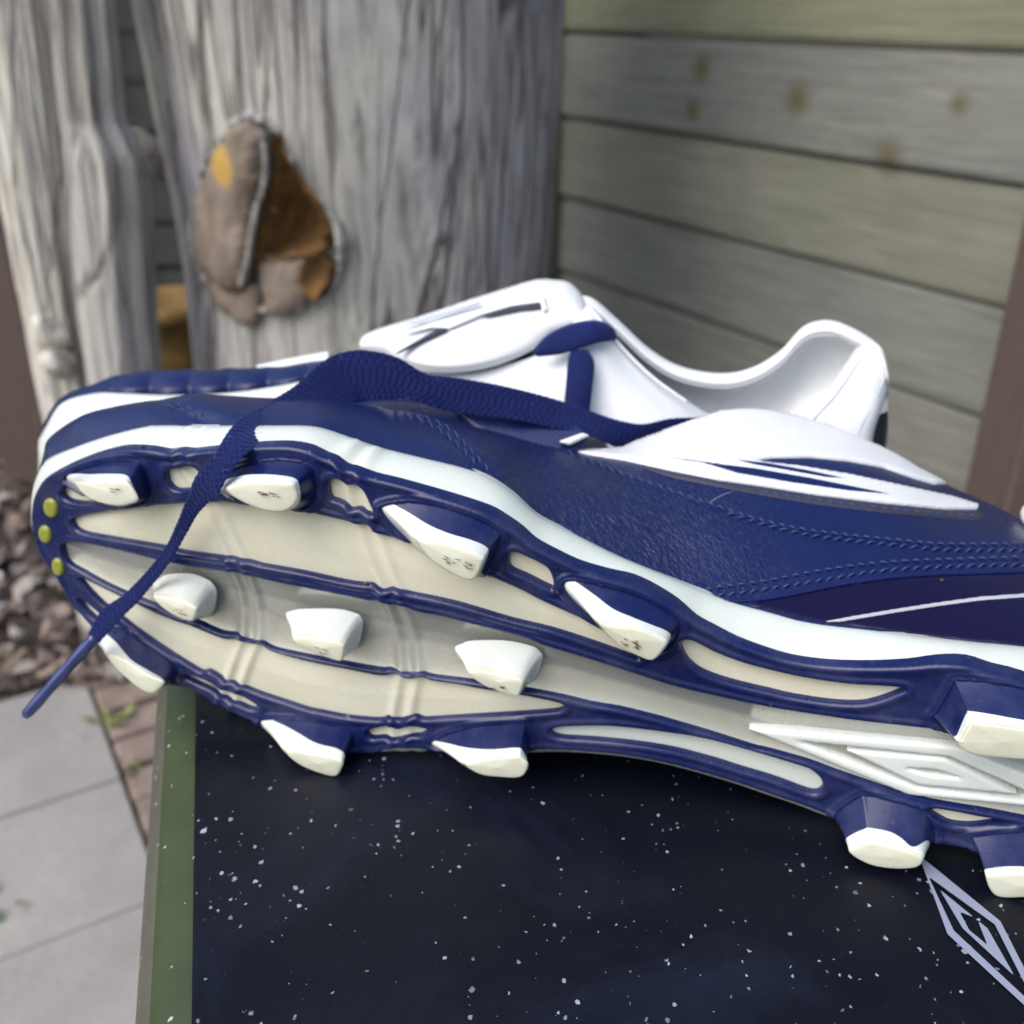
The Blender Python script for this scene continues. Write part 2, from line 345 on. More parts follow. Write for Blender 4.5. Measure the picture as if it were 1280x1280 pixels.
def panel(name, poly, mat, base, conc, gamp, **kw):
    fn = lambda P: inside_dist(P, poly)+.0009
    def pl(P, d): return sole_pt(P, base - conc*np.clip(d/.009, 0, 1)**.8 + grooves(P)*gamp)
    return patch(name, mat, bootA, fn, bbox(poly, .0012), .0007, pl, lambda P: sole_pt(P, np.full(len(P), -.004)), **kw)
panel('sole_panel', A2, m_cream, -.0004, -.0006, .0007, label='long cream panel along the upper side of the sole')
panel('sole_panel', C2, m_cream, -.0004, -.0006, .0009, label='curved cream panel along the lower side of the sole')
panel('sole_panel', B2, m_pearl, .0002, .0032, .0009, label='hollowed pearl grey centre panel running from toe to heel')
for w in W2: panel('sole_window', w, m_cream if w is not W2[5] else m_side, -.0006, .0002, .0008)
# backing slab behind the panels
slab = lambda P: sole_pt(P, np.full(len(P), -.005))
patch('sole_core', m_side, bootA, lambda P: inside_dist(P, O2)-.002, bx, .003, lambda P, d: slab(P))
# toe dots
for cx, cy, rx, ry, a in ((62,636,9,13,-.35), (55,669,8,12,-.35), (71,710,7.5,12,-.3)):
    c0, c1 = math.cos(a), math.sin(a)
    ring = np.array([at_sole(cx+rx*math.cos(t)*c0-ry*math.sin(t)*c1, cy+rx*math.cos(t)*c1+ry*math.sin(t)*c0, .002) for t in np.linspace(0, 2*math.pi, 32, endpoint=False)])
    patch('toe_dot', m_yellow, bootA, lambda P: inside_dist(P, ring), bbox(ring, .001), .0003, lambda P, d: sole_pt(P, .0011+rnd(d, .0014, .0012)), lambda P: sole_pt(P, np.full(len(P), 0.)))
# studs
def spl(pts3, n): return cr(pts3, n, True)
def stud(foot, tip, wf, k):
    NB = 9; hf, ht = .0012, .0112
    def place(px, h):
        out = []
        for x, y in px:
            n = h
            for _ in range(5): p = at_n(x, y, n); n = float(gsurf(p[0], p[1]))+h
            out.append(p)
        return np.array(out)
    A = spl(place(foot, hf), NB); B = spl(place(tip, ht), NB); c = B.mean(0)
    ac = A.mean(0); n = len(A)
    wfr = np.zeros(n) if wf is None else np.clip(cr(np.array(wf)[:, None], NB, True)[:, 0], 0, .97)
    def prof(t):                                           # slightly dished flanks
        q = A+(B-A)*t[:, None]; s = .045*np.sin(np.pi*np.clip(t, 0, 1))
        return q+(((A+B)/2).mean(0)-q)*s[:, None]*np.array([1, 1, 0])
    low = [A+(A-ac)*np.array([.06, .06, 0])-[0, 0, .0012]]
    if wf is not None:
        for f in np.linspace(0, 1, 7): low.append(prof(np.maximum(wfr, .001)*f))
        V = np.concatenate(low); o = mk('stud', boot(V), grid_faces(len(low), n, True), m_navy_pl, bootA); fix_normals(o)
    rings = ([prof(np.maximum(wfr, .001)-.02)] if wf is not None else low); nlow = len(rings)+8
    for f in np.linspace(0, 1, 9)[:-1]: rings.append(prof(wfr+(1-wfr)*f*.97))
    r = .0007
    for ang in (15, 40, 65, 90):
        a = math.radians(ang); off = (1-math.sin(a))
        q = B+(c-B)/np.linalg.norm(c-B, axis=1)[:, None]*r*(1-math.cos(a)); q = q.copy(); q[:, 2] = B[:, 2]-r*off; rings.append(q)
    last = rings[-1]
    for f in (.3, .6, .85, 1.0):
        q = last+(c-last)*f; q[:, 2] = last[:, 2]+(c[2]-last[:, 2])*f+.0004*f; rings.append(q)
    V = np.concatenate(rings); F = grid_faces(len(rings), n, True)
    if wf is None: o = mk('stud', boot(V), F, [m_white_pl, m_tip], bootA, label='short all-white stud in the middle of the sole')
    else: o = mk('stud_tip', boot(V), F, [m_white_pl, m_tip], o)
    for i, p in enumerate(o.data.polygons): p.material_index = 1 if i//n >= nlow-1 else 0
    fix_normals(o); return o, c
tips = [stud(*s, k) for k, s in enumerate(STUDS)]
# scuffed emblems pressed into three stud tips: tiny dark scratches
for k, (cx, cy, dx, dy) in {0: (137,613,13,3), 1: (335,618,13,3), 2: (572,702,17,8), 3: (790,805,13,6), 8: (224,764,8,4), 9: (405,814,9,4), 10: (622,861,10,4)}.items():
    bag = Bag()
    for j in range(13 if k in (1, 2, 3) else 5):
        x = cx+dx*random.uniform(-1, 1); y = cy+dy*random.uniform(-.8, .8)+(x-cx)*dy/dx*.4; l = random.uniform(2, 7); s = dy/dx*random.uniform(.6, 1.4)
        n0 = .0120+float(gsurf(at_n(x, y, .011)[0], 0))
        p = [boot(at_n(x-l/2, y-l*s/2, n0)), boot(at_n(x+l/2, y+l*s/2, n0))]
        bag.add(*tube(np.array(p), random.uniform(.00006, .00013), 5))
    mk('emblem_scuff', bag.v, bag.f, m_dirt, tips[k][0].parent if k < 8 else bootA)
# raised double diamond on the grey panel
def rhomb(L, T, R, B, n=14): return np.array([at_sole(*p, 0) for a, b in ((L, T), (T, R), (R, B), (B, L)) for p in np.linspace(a, b, n)[:-1]])
def ringpiece(name, outer, inner):
    fn = lambda P: np.minimum(inside_dist(P, outer), -inside_dist(P, inner))
    return patch(name, m_white_pl, bootA, fn, bbox(outer, .001), .00055, lambda P, d: sole_pt(P, rnd(d, .0008, .0011)-.0004), lambda P: sole_pt(P, np.full(len(P), -.003)), label='raised white outline diamond on the arch')
ringpiece('sole_diamond', rhomb((932,909), (1196,932), (1408,1018), (1136,993)), rhomb((996,925), (1186,945), (1318,1004), (1148,984)))
ringpiece('sole_diamond', rhomb((1056,936), (1181,947), (1272,992), (1147,980)), rhomb((1134,959), (1170,961), (1200,971), (1163,967)))

# milky side wall of the sole (midsole) and its line against the leather
FEATHER = [(46,606),(50,590),(57,579),(72,569),(105,556),(142,544),(180,534),(206,530),(261,531),(292,530),(330,531),(370,531),(400,532),(418,538),(449,548),(480,558),(517,567),(555,576),(580,582),(600,589),(617,597),(635,610),(650,622),(662,637),(685,650),(727,670),(765,690),(802,707),(840,722),(877,736),(915,750),(960,761),(997,771),(1040,779),(1100,786),(1172,796),(1210,800),(1280,805),(1340,815),(1400,840)]
F3 = np.array([at_n(x, y, -.014-.004*max(0, min(1, (160-x)/110))) for x, y in cr(FEATHER, 4)])
def sidewall():
    Q = even(np.vstack([O2, O2[:1]]), 521)[:-1]; n = len(Q)
    T = np.roll(Q, -1, 0)-np.roll(Q, 1, 0); nr = np.stack([T[:, 1], -T[:, 0]], -1); nr /= np.linalg.norm(nr, axis=1)[:, None]
    if inside_dist(Q[:1]+nr[:1]*.002, O2)[0] > 0: nr = -nr
    for _ in range(40): nr = (np.roll(nr, 1, 0)+nr*2+np.roll(nr, -1, 0))/4
    nr /= np.linalg.norm(nr, axis=1)[:, None]
    g = gsurf(Q[:, 0], Q[:, 1]); up = nr[:, 1]
    last = (F3[:, 0].min(), F3[:, 0].max())
    tv = np.interp(Q[:, 0], F3[:, 0], F3[:, 1]); tn = np.interp(Q[:, 0], F3[:, 0], F3[:, 2])
    topw = np.clip((up+.05)/.5, 0, 1)                      # 1 where the edge faces up
    off_b = .0035
    E = np.stack([Q[:, 0]+nr[:, 0]*off_b, Q[:, 1]+nr[:, 1]*off_b, g-.013], -1)
    Et = np.stack([Q[:, 0]+nr[:, 0]*.001, tv, tn], -1)
    E = E*(1-topw[:, None])+Et*topw[:, None]
    for _ in range(6): E = (np.roll(E, 1, 0)+E*2+np.roll(E, -1, 0))/4
    S = np.stack([Q[:, 0]-nr[:, 0]*.001, Q[:, 1]-nr[:, 1]*.001, g-.001], -1)
    rows = []
    gz = grooves(Q)
    for t in np.linspace(0, 1, 15):
        q = S+(E-S)*t; b = (.0018+.0036*(1-topw))*math.sin(math.pi*min(1, t*1.08))**.7 if t > 0 else 0*topw
        q = q.copy(); q[:, :2] += nr*b[:, None] if t > 0 else 0
        q[:, :2] += nr*(gz*.0009*math.sin(math.pi*t)**1.0*(1 if t < .75 else 0))[:, None]
        rows.append(q)
    inn = E.copy(); inn[:, :2] -= nr*.003; inn[:, 2] -= .0012; rows.append(E+np.array([0, 0, -.0008])-np.c_[nr*.0006, np.zeros(n)]); rows.append(inn)
    o = mk('midsole', boot(np.concatenate(rows)), grid_faces(len(rows), n, True), m_side, bootA, label='milky white side wall of the sole'); fix_normals(o)
    return Q, nr, E
SQ, SNR, SE = sidewall()

# upper of the lying boot: cross sections from the feather line over the side to the far side
ST = [ # feather px, ridge px, ridge depth
 ((50,590),(57,571),-.024),((57,579),(60,552),-.027),((72,569),(78,535),-.029),((105,556),(106,521),-.031),((142,544),(145,511),-.034),((206,530),(192,505),-.037),((261,531),(247,496),-.042),
 ((330,531),(330,501),-.047),((400,532),(400,504),-.051),((449,548),(468,510),-.054),((517,567),(530,520),-.057),((565,578),(575,530),-.059),((617,597),(630,543),-.061),((662,637),(684,557),-.064),
 ((727,670),(750,567),-.069),((802,707),(819,549),-.079),((877,736),(897,522),-.086),((960,761),(944,518),-.090),((1040,779),(1036,538),-.092),((1100,786),(1112,570),-.092),
 ((1172,796),(1185,610),-.090),((1280,805),(1275,650),-.088),((1345,815),(1345,700),-.084),((1400,840),(1400,770),-.078)]
def sections():
    S = []
    for k, (f, r, nr_) in enumerate(ST):
        toe = max(0, min(1, (160-f[0])/110))
        a = at_n(*f, -.0138-.004*toe); b = at_n(*r, nr_)
        ub = a[0]; opn = k >= 14
        lowV = {0: .055, 1: .045, 2: .035, 3: .026}.get(k, .016 if k < 8 else .012)
        bl = np.array([ub, lowV if k < 21 else .02+.012*(k-21), -.016])
        pts = [a-[0, .0012, -.0015], a]
        bul = .0035 if k < 14 else .0045
        if k < 3: bul = .0012
        for t in (.25, .5, .75):
            q = a+(b-a)*t; q[1] += bul*4*t*(1-t); pts.append(q)
        pts.append(b)
        mid = (b+bl)/2; mid[2] = b[2]-(.009 if not opn else -.030)
        dd = .005 if not opn else .002
        c1 = b+[0, -dd*1.1, -dd]; c2 = b*[1, 0, 1]+[0, b[1]*.7+bl[1]*.3, (-.004 if not opn else .022)]
        pts += [c1, c2, mid]
        lb = np.array([bl[0]*.5+b[0]*.5, bl[1]+.004, b[2]*(.95 if not opn else 1)])
        if opn: pts += [lb+[0, .009, .020], lb+[0, .002, 0], np.array([lb[0], lb[1]-.004, lb[2]*.6])]
        else: pts += [lb+[0, .012, -.002], lb, np.array([lb[0], bl[1]-.002, lb[2]*.6])]
        pts += [bl+[0, -.001, -.004], bl]
        S.append(np.array(pts))
    S = np.array(S)                                        # station x ring x 3
    along = cr(S.reshape(len(S), -1), 9).reshape(-1, S.shape[1], 3)
    return np.array([cr(s, 6) for s in along])
SEC = sections()
ns, nr_ = SEC.shape[:2]
VV = boot(SEC.reshape(-1, 3))
# the seam where vamp meets quarter, pressed-in crease and folds
PXV = to_px(VV)
def crease(px, line, w, depth):
    L = cr(np.array(line, float), 8); d = np.full(len(px), 1e9)
    for a, b in zip(L[:-1], L[1:]):
        ab = b-a; t = np.clip(((px-a) @ ab)/(ab @ ab), 0, 1); d = np.minimum(d, np.linalg.norm(px-a-t[:, None]*ab, axis=1))
    return depth*np.exp(-(d/w)**2)
dz = crease(PXV, [(487,514),(528,523),(555,538),(580,560),(600,580),(620,600)], 9, -.0011)
dz += crease(PXV, [(505,514),(548,526),(575,544),(598,566),(628,598)], 8, .0007)
dz += crease(PXV, [(400,518),(450,528),(510,548),(560,560),(600,580)], 9, .0004)
dz += crease(PXV, [(200,508),(235,520),(262,530)], 8, -.0009)
dz += crease(PXV, [(240,500),(268,512),(300,522)], 10, .0008)
for i in range(len(VV)):
    p = VV[i]*1000; dz[i] += .00035*noise.noise((p[0]*.05, p[1]*.05, p[2]*.08))
ring_up = np.tile(np.arange(nr_), ns) < 34
VV = VV.copy(); VV[:, 2] += dz*ring_up*.8; VV[:, 1] += -dz*ring_up*.5
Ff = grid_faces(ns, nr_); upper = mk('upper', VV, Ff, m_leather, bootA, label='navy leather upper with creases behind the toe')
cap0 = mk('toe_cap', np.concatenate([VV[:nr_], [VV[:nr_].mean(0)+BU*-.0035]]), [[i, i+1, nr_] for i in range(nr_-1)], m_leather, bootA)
capn = mk('heel_back', np.concatenate([VV[-nr_:], [VV[-nr_:].mean(0)+BU*.012]]), [[i, i+1, nr_] for i in range(nr_-1)], m_gloss, bootA)
bvh = BVHTree.FromPolygons([tuple(v) for v in VV], Ff)
def hit(X, Y, off=0.0):
    d = Vector(ray(X, Y)).normalized(); r = bvh.ray_cast(Vector(CAM), d)
    if r[0] is None:                                       # just past the silhouette: nearest leather to the line of sight
        best = None
        for t in np.linspace(.2, .36, 40):
            q = Vector(CAM)+d*t; n = bvh.find_nearest(q)
            if best is None or n[3] < best[1]: best = (n, n[3])
        p, nn = best[0][0], best[0][1]
    else: p, nn = r[0], r[1]
    if nn.dot(d) > 0: nn = -nn
    return np.array(p + nn*off)
def skin_patch(name, mat, poly, th=.0006, st=4, parent=None, r=.0005, hole=None, smooth_n=3, lift=0, **kw):
    poly = cr(poly, smooth_n, True) if smooth_n > 1 else np.array(poly, float)
    def fn(P):
        d = inside_dist(P, poly)
        return d if hole is None else np.minimum(d, -inside_dist(P, hole))
    mpp = .00019
    def pl(P, d): return np.array([hit(x, y, lift+float(rnd(np.array([dd*mpp]), r, th)[0])) for (x, y), dd in zip(P, d)])
    return patch(name, mat, parent or bootA, fn, bbox(poly, 2), st, pl, lambda P: np.array([hit(x, y, -.0008) for x, y in P]), **kw)
skin_patch('heel_counter', m_gloss, [(932,757),(948,751),(975,746),(999,742),(1053,731),(1112,722.5),(1171,718),(1230,716),(1290,714),(1330,720),(1350,770),(1340,816),(1280,807),(1210,802),(1172,798),(1100,788),(1040,781),(997,773),(960,764)], .0002, 4, smooth_n=1, label='glossy dark navy heel counter')
skin_patch('silver_line', m_line, [(1030,777.5),(1060,771.5),(1120,761.5),(1172,753.5),(1225,746.5),(1300,741),(1300,746),(1225,751.5),(1172,758.5),(1120,766.5),(1075,774),(1050,778)], .0004, 2, smooth_n=1, lift=.0002)
collar_px = [(712,563),(750,563),(778,561),(798,551),(817,542),(856,526),(897,515),(945,512),(993,520),(1040,534),(1087,554),(1116,566),(1147,586),(1184,605),(1168,606),(1147,600),(1104,585),(1061,577),(1014,572.5),(967,573),(944,576),(955,579),(1000,584),(1060,594),(1130,609),(1190,622),(1222,632),(1222,637),(1180,637),(1100,629),(1020,619),(960,609.5),(897,600.5),(840,589),(780,575.5),(740,569)]
skin_patch('collar_panel', m_white_le, collar_px, .0006, 2, smooth_n=1, lift=.0004, label='white leather collar panel running into the slanted diamond stripes')
skin_patch('stripe_backing', m_piping, [(790,581),(840,591),(897,602),(960,611),(1020,620),(1100,630),(1180,638),(1220,638),(1232,646),(1222,651),(1180,648),(1100,641),(1020,631),(960,621),(897,609),(840,597)], .0004, 2, smooth_n=1, label='dark stitched edge below the white stripes')
for q in ([(870,580),(940,588),(1010,600),(1080,614),(1118,622),(1060,617),(990,607),(920,595)], [(915,577),(960,582),(1010,591),(1060,602),(1030,600),(980,591),(940,584)], [(820,573),(900,583),(905,585),(860,580)]):
    skin_patch('stripe_gap', m_quarter, q, .0003, 1.2, smooth_n=1, lift=.001)
# stitching
def stitches(bag, line, pitch=13, ln=11.5, w=.00034, tilt=.3, lift=.0001):
    L = even(cr(np.array(line, float), 10), max(3, int(np.linalg.norm(np.diff(np.array(line), axis=0), axis=1).sum()/pitch)))
    for a, b in zip(L[:-1], L[1:]):
        m = (a+b)/2; d = (b-a)/np.linalg.norm(b-a); nrm = np.array([-d[1], d[0]]); k = random.uniform(.85, 1.1)
        p0 = m-d*ln*.5*k-nrm*tilt*ln*.5; p2 = m+d*ln*.5*k+nrm*tilt*ln*.5; p1 = (p0+p2)/2
        P = np.array([hit(*p0, lift-w), hit(*((p0*.7+p2*.3)), lift+w*.9), hit(*p1, lift+w*1.1), hit(*(p0*.3+p2*.7), lift+w*.9), hit(*p2, lift-w)])
        bag.add(*tube(P, [w*.5, w*.9, w, w*.9, w*.5], 6))
def sh(line, dx, dy): return [(x+dx, y+dy) for x, y in line]
bag = Bag()
up_l = [(706,565),(740,577),(780,593),(839,614),(897,634),(944,649),(995,661),(1053,669),(1112,675),(1171,680.5),(1230,681),(1290,680)]
stitches(bag, up_l); stitches(bag, sh(up_l[4:], 11, 7), tilt=-.3)
lo_l = [(880,738),(897,735),(956,727),(1014,716),(1073,707),(1132,702),(1210,699.5),(1290,697)]
stitches(bag, lo_l); stitches(bag, [(895,744),(912,743),(975,734),(1053,721),(1112,712.5),(1200,708),(1290,706)], tilt=-.3)
stitches(bag, [(490,516),(528,526),(552,539),(575,559),(596,581)], 12, 11, .0003); stitches(bag, [(500,514),(545,527),(570,543),(592,566),(612,590)], 12, 11, .0003)
stitches(bag, [(205,507),(228,512),(250,524)], 11, 10, .0003); stitches(bag, [(216,505),(238,510),(258,522)], 11, 10, .0003)
stitches(bag, sh([(950,613),(1020,623),(1100,633),(1180,641),(1222,643)], 0, 3), 13, 12, .00034)
mk('stitching', bag.v, bag.f, m_thread, bootA, kind='stuff')
# rolled edge of leather above the counter
V_, F_ = tube([hit(x, y, .0001) for x, y in even(cr([(905,752),(948,749.5),(999,741),(1053,730),(1112,722),(1171,718),(1300,714)], 8), 60)], .0006, 8)
mk('leather_edge', V_, F_, m_quarter, bootA)
# tongue and far eyestay that rise beyond the ridge
def dpatch(name, mat, parent, poly, depth, th, st=4, r=.0008, dome=0, back=.003, smooth_n=3, **kw):
    poly = cr(poly, smooth_n, True) if smooth_n > 1 else np.array(poly, float)
    fn = lambda P: inside_dist(P, poly)
    def pl(P, d):
        return np.array([at_d(x, y, depth(x, y)-float(rnd(np.array([dd*depth(x, y)/FP]), r, th)[0])-dome*(1-math.exp(-dd/18.))) for (x, y), dd in zip(P, d)])
    return patch(name, mat, parent, fn, bbox(poly, 2), st, pl, lambda P: np.array([at_d(x, y, depth(x, y)+back) for x, y in P]), **kw)
dA = lambda x, y: .262+(x-430)*-.00003-(y-505)*.0003
dpatch('tongue', m_quarter, bootA, [(425,512),(440,504),(483,498),(535,500),(572,507),(592,522),(600,536),(560,548),(500,546),(440,536)], lambda x, y: .316-(y-505)*.0001, .002, smooth_n=2, label='navy tongue edge catching the sky')
dpatch('eyestay', m_quarter, bootA, [(566,508),(620,514),(672,520),(720,527),(735,545),(720,566),(680,566),(640,556),(606,545),(580,524)], lambda x, y: .313-(y-505)*.0001, .002, smooth_n=2)
dpatch('tongue_stripe', m_white_le, bootA, [(697,552),(728,541),(738,544),(712,557)], lambda x, y: .3035, .001, st=2, smooth_n=1)

hp = hit(1262, 646, .001)+BU*.006; V_ = []
for a in np.linspace(0, math.pi, 9):
    for q in np.linspace(0, 2*math.pi, 16, endpoint=False): V_.append(hp+BU*.0035*math.sin(a)*math.cos(q)-BN*.006*math.cos(a)+BV*.0035*math.sin(a)*math.sin(q))
mk('heel_tab', V_, grid_faces(9, 16, True), m_white_le, bootA, label='white padded edge of the heel tab')
# lace
def lace(name, parent, left, right, nleft, nright, mat, n=520, m=15, th=.0009, weave=True, pitch=.0020, **kw):
    """flat woven tape between two edges (px + boot depth n)"""
    L = even(np.c_[cr(np.array(left, float), 10), cr(np.array(nleft, float)[:, None], 10)*1000], n); R = even(np.c_[cr(np.array(right, float), 10), cr(np.array(nright, float)[:, None], 10)*1000], n)
    LW = np.array([boot(at_n(x, y, z/1000)) for x, y, z in L]); RW = np.array([boot(at_n(x, y, z/1000)) for x, y, z in R])
    C = (LW+RW)/2; T = np.gradient(C, axis=0); T /= np.linalg.norm(T, axis=1)[:, None]
    S = RW-LW; S -= T*(S*T).sum(1)[:, None]; w = np.linalg.norm(S, axis=1); S /= w[:, None]; Nn = np.cross(T, S)
    sgn = np.sign(((CAM-C)*Nn).sum(1)); Nn *= sgn[:, None]
    s = np.r_[0, np.cumsum(np.linalg.norm(np.diff(C, axis=0), axis=1))]; rows = []
    for i in range(n):
        row = []
        for j in range(m*2):
            a = math.pi*2*(j+.5)/(m*2); x = -math.cos(a); y = math.sin(a)
            xx = math.copysign(abs(x)**.55, x); tt = th*(.5+.5*min(1, .0045/w[i]))
            zz = math.copysign(abs(y)**.6, y)*tt*.5
            q = xx*.5*w[i]
            if weave:
                row_k = 3.5
                u = (s[i]+xx*w[i]*.05)/pitch; v = (xx*.5+.5)*row_k*2
                zz += math.copysign(1, y)*0.00024*((math.sin(2*math.pi*(u+.36*math.floor(v)))*.8+.3)*abs(math.sin(math.pi*(v % 1)))**.6)*(1 if abs(y) > .2 else .4)
                q += .00007*math.sin(2*math.pi*s[i]/pitch*1.0+3)*xx
            row.append(C[i]+S[i]*q+Nn[i]*zz)
        rows.append(row)
    V = np.array(rows).reshape(-1, 3); F = grid_faces(n, m*2, True)+[list(range(m*2)), list(range((n-1)*m*2, n*m*2))]
    o = mk(name, V, F, mat, parent, **kw); fix_normals(o); return o
def lace_nodes(t, b):
    v = coords(t); n = noise_tex(t, v, 1500, 4, .7)
    t.links.new(ramp(t, n, [(.3, (.002, .005, .045)), (.75, (.006, .014, .11))]), b.inputs['Base Color'])
    b.inputs['Sheen Weight'].default_value = .25; b.inputs['Sheen Tint'].default_value = (.3, .4, 1, 1)
    bump(t, b, n, .6, .0004)
m_lacem = M('navy_cotton', (.008, .016, .15), .8, spec=.2, nodes=lace_nodes)
Ltop = [(930,522),(880,522),(840,523),(792,529),(724,509),(672,493),(620,481),(552,469),(517,462),(483,444),(449,438),(425,441),(405,452),(371,482),(330,506),(306,520),(285,544),(268,568),(247,592),(237,616),(220,657),(208,682),(186,711),(155,743),(127,763),(110,793)]
Rtop = [(930,548),(870,556),(820,566),(780,562),(740,546),(690,535),(640,525),(572,516),(535,506),(505,503),(483,501),(460,502),(440,505),(409,518),(364,533),(350,547),(323,561),(302,575),(283,599),(271,619),(248,643),(233,668),(213,702),(192,729),(172,753),(148,777),(124,803)]
nL = [-.100,-.095,-.091,-.084,-.077,-.072,-.067,-.064,-.062,-.06,-.058,-.056,-.052,-.040,-.026,-.012,.0,.006,.0085,.0085,.0055,.004,.004,.004,.005,.007]
nR = [-.098,-.093,-.088,-.081,-.073,-.069,-.065,-.063,-.060,-.058,-.056,-.054,-.050,-.040,-.026,-.014,.0,.006,.009,.0095,.0065,.005,.0045,.0045,.005,.006,.008]
lc = lace('lace', bootA, Ltop, Rtop, nL, nR, m_lacem, n=1100, m=38, label='flat woven navy lace trailing across the sole')
# aglet
A0 = boot(at_n(117, 798, .007)); A1 = boot(at_n(32, 894, .016)); pth = np.array([A0+(A1-A0)*t for t in np.linspace(-.03, 1, 24)])
rad = np.full(24, .00145); rad[-1] = .0013
V_, F_ = tube(pth, rad, 14); V_ = np.array(V_); ax = (A1-A0)/np.linalg.norm(A1-A0)
for i in range(24):
    for k in range(14): V_[i*14+k] += (V_[i*14+k]-pth[i])*(.14*math.sin(k*2.7)+.07*math.sin(i*.9+k))
mk('aglet', V_, F_, m_aglet, lc)
hairs = Bag()
for _ in range(90):
    k = random.randrange(4, 21); a = np.array(Ltop[k], float); b = np.array(Rtop[min(k+1, 25)], float); f = random.choice((random.uniform(-.02, .12), random.uniform(.9, 1.03), random.random()))
    p = a+(b-a)*f; n0 = nL[k]+(nR[min(k+1, 25)]-nL[k])*f+.0008; q = np.array([random.gauss(0, 4), random.gauss(-1, 4)])
    hairs.add(*tube(np.array([boot(at_n(*p, n0)), boot(at_n(*(p+q*.6), n0+.0006)), boot(at_n(*(p+q+[1, 1]), n0+.001))]), .00003, 3))
mk('fibre', hairs.v, hairs.f, M('pale_fibre', (.12, .16, .5), .6), lc, kind='stuff')
# small specks of dust and hairs lying on the boot
bag = Bag()
for x, y, r in ((1177,726,.0005), (458,729,.0006), (178,557,.0005), (577,853,.0004), (845,665,.0002)):
    p = hit(x, y, r*.4) if y in (726, 665) else boot(at_n(x, y, .001 if x != 178 else -.003)); V_, F_ = tube(np.array([p-BU*r, p, p+BU*r]), [r*.4, r, r*.4], 6); bag.add(V_, F_)
mk('dirt_speck', bag.v, bag.f, m_dirt, bootA, kind='stuff')
V_, F_ = tube([hit(x, y, .0004) for x, y in ((888,629), (895,624), (905,619), (918,615))], .00007, 4)
mk('lint_hair', V_, F_, m_line, bootA)

# ================================================================= BOOT STANDING BEHIND
bootB = empty('football_boot', tuple(at_z(560, 700, TOP)+np.array([0, .06, 0])), 'mostly white football boot standing behind the lying one, with folded tongue and open collar', 'football boot', 'pair of football boots')
def loft(name, mat, lines, parent, na=90, nc=8, solid=0, **kw):
    L = [even(cr(np.array(l, float)*[1, 1, 3000], 8), na)/[1, 1, 3000] for l in lines]
    A = np.array([[at_d(*q) for q in l] for l in L]).transpose(1, 0, 2)
    A = np.array([cr(a, nc) for a in A]); r, c = A.shape[:2]
    o = mk(name, A.reshape(-1, 3), grid_faces(r, c), mat, parent, **kw); fix_normals(o)
    if solid: s = o.modifiers.new('solid', 'SOLIDIFY'); s.thickness = solid; s.offset = 0
    return o
X = [48,57,79,120,155,206,258,300,350,400,470]
dT = [.400,.392,.386,.382,.379,.376,.373,.371,.369,.366,.362]
def ln(ys, dz=0): return [(x, y, d+dz) for x, y, d in zip(X, ys, dT)]
loft('midsole', m_side, [ln([600,640,650,655,655,655,655,650,650,650,650], .004), ln([570,590,600,600,600,600,600,600,600,600,600], -.008), ln([556,556,548,545,545,545,545,545,545,545,545], -.008), ln([551,535,507,496,496,498,497,494,487,478,470], -.003), ln([551,534,505,494,494,496,495,492,485,476,468], .001)], bootB, label='white side wall of the rear boot')
top = [550,531,496,478,466,461,461,459,456,448,440]
wav = lambda dz: [(x, y, d+dz) for x, y, d in zip(X, [551,535,507,496,496,498,497,494,487,478,470], dT)]
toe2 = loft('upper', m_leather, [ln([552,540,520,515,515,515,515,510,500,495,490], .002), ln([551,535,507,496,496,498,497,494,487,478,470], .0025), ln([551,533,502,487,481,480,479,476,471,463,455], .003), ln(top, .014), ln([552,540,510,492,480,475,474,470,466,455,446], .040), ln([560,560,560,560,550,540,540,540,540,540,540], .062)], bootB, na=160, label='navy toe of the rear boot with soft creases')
me = toe2.data; base = wloc(bootB)
for v in me.vertices:
    w = np.array(v.co)+base; p = to_px(w)
    v.co.y -= .0034*abs(math.sin(p[0]/15.5+.4)); v.co.z += .0004*abs(math.sin(p[0]/15.5+.4))
loft('toe_stripe', m_white_le, [[(325,464,.383),(340,462,.382),(360,460,.38),(412,452,.376)], [(322,460,.385),(340,456,.384),(360,452,.382),(412,442,.378)], [(320,460,.396),(340,457,.395),(360,453,.393),(412,445,.39)]], bootB, na=20, nc=4, solid=.002)
# far wall of the collar seen from inside, near quarter, heel
far = [(640,420,.372),(700,380,.366),(735,372,.362),(770,399,.361),(810,436,.36),(850,459,.359),(900,468,.358),(940,461,.357),(975,440,.356),(1000,413,.355),(1020,403,.354),(1045,403,.352),(1080,419,.348),(1102,438,.343),(1110,465,.338)]
m_seam = M('grey_seam', (.42, .43, .47), .7)
def dn(l, dy, dd, dx=0): return [(x+dx, y+dy, d+dd) for x, y, d in l]
loft('lining', m_white_le, [dn(far, 10, .009), far, dn(far, 0, -.004), dn(far, 14, -.006), dn(far, 34, .006), dn(far, 90, .010), dn(far, 170, 0)], bootB, na=140, label='smooth white inside of the open collar')
near = [(440,452,.350),(500,456,.348),(560,462,.346),(620,458,.344),(680,440,.3425),(720,400,.343),(740,384,.344),(780,436,.342),(819,474,.340),(860,503,.339),(900,524,.341),(960,540,.341),(1020,548,.340),(1080,566,.338)]
loft('quarter', m_white_le, [dn(near, 8, .010, 3), dn(near, 1, .005), near, dn(near, 16, -.005), dn(near, 60, -.012), dn(near, 150, -.014)], bootB, na=140, label='white side panel with eyestay of the rear boot')
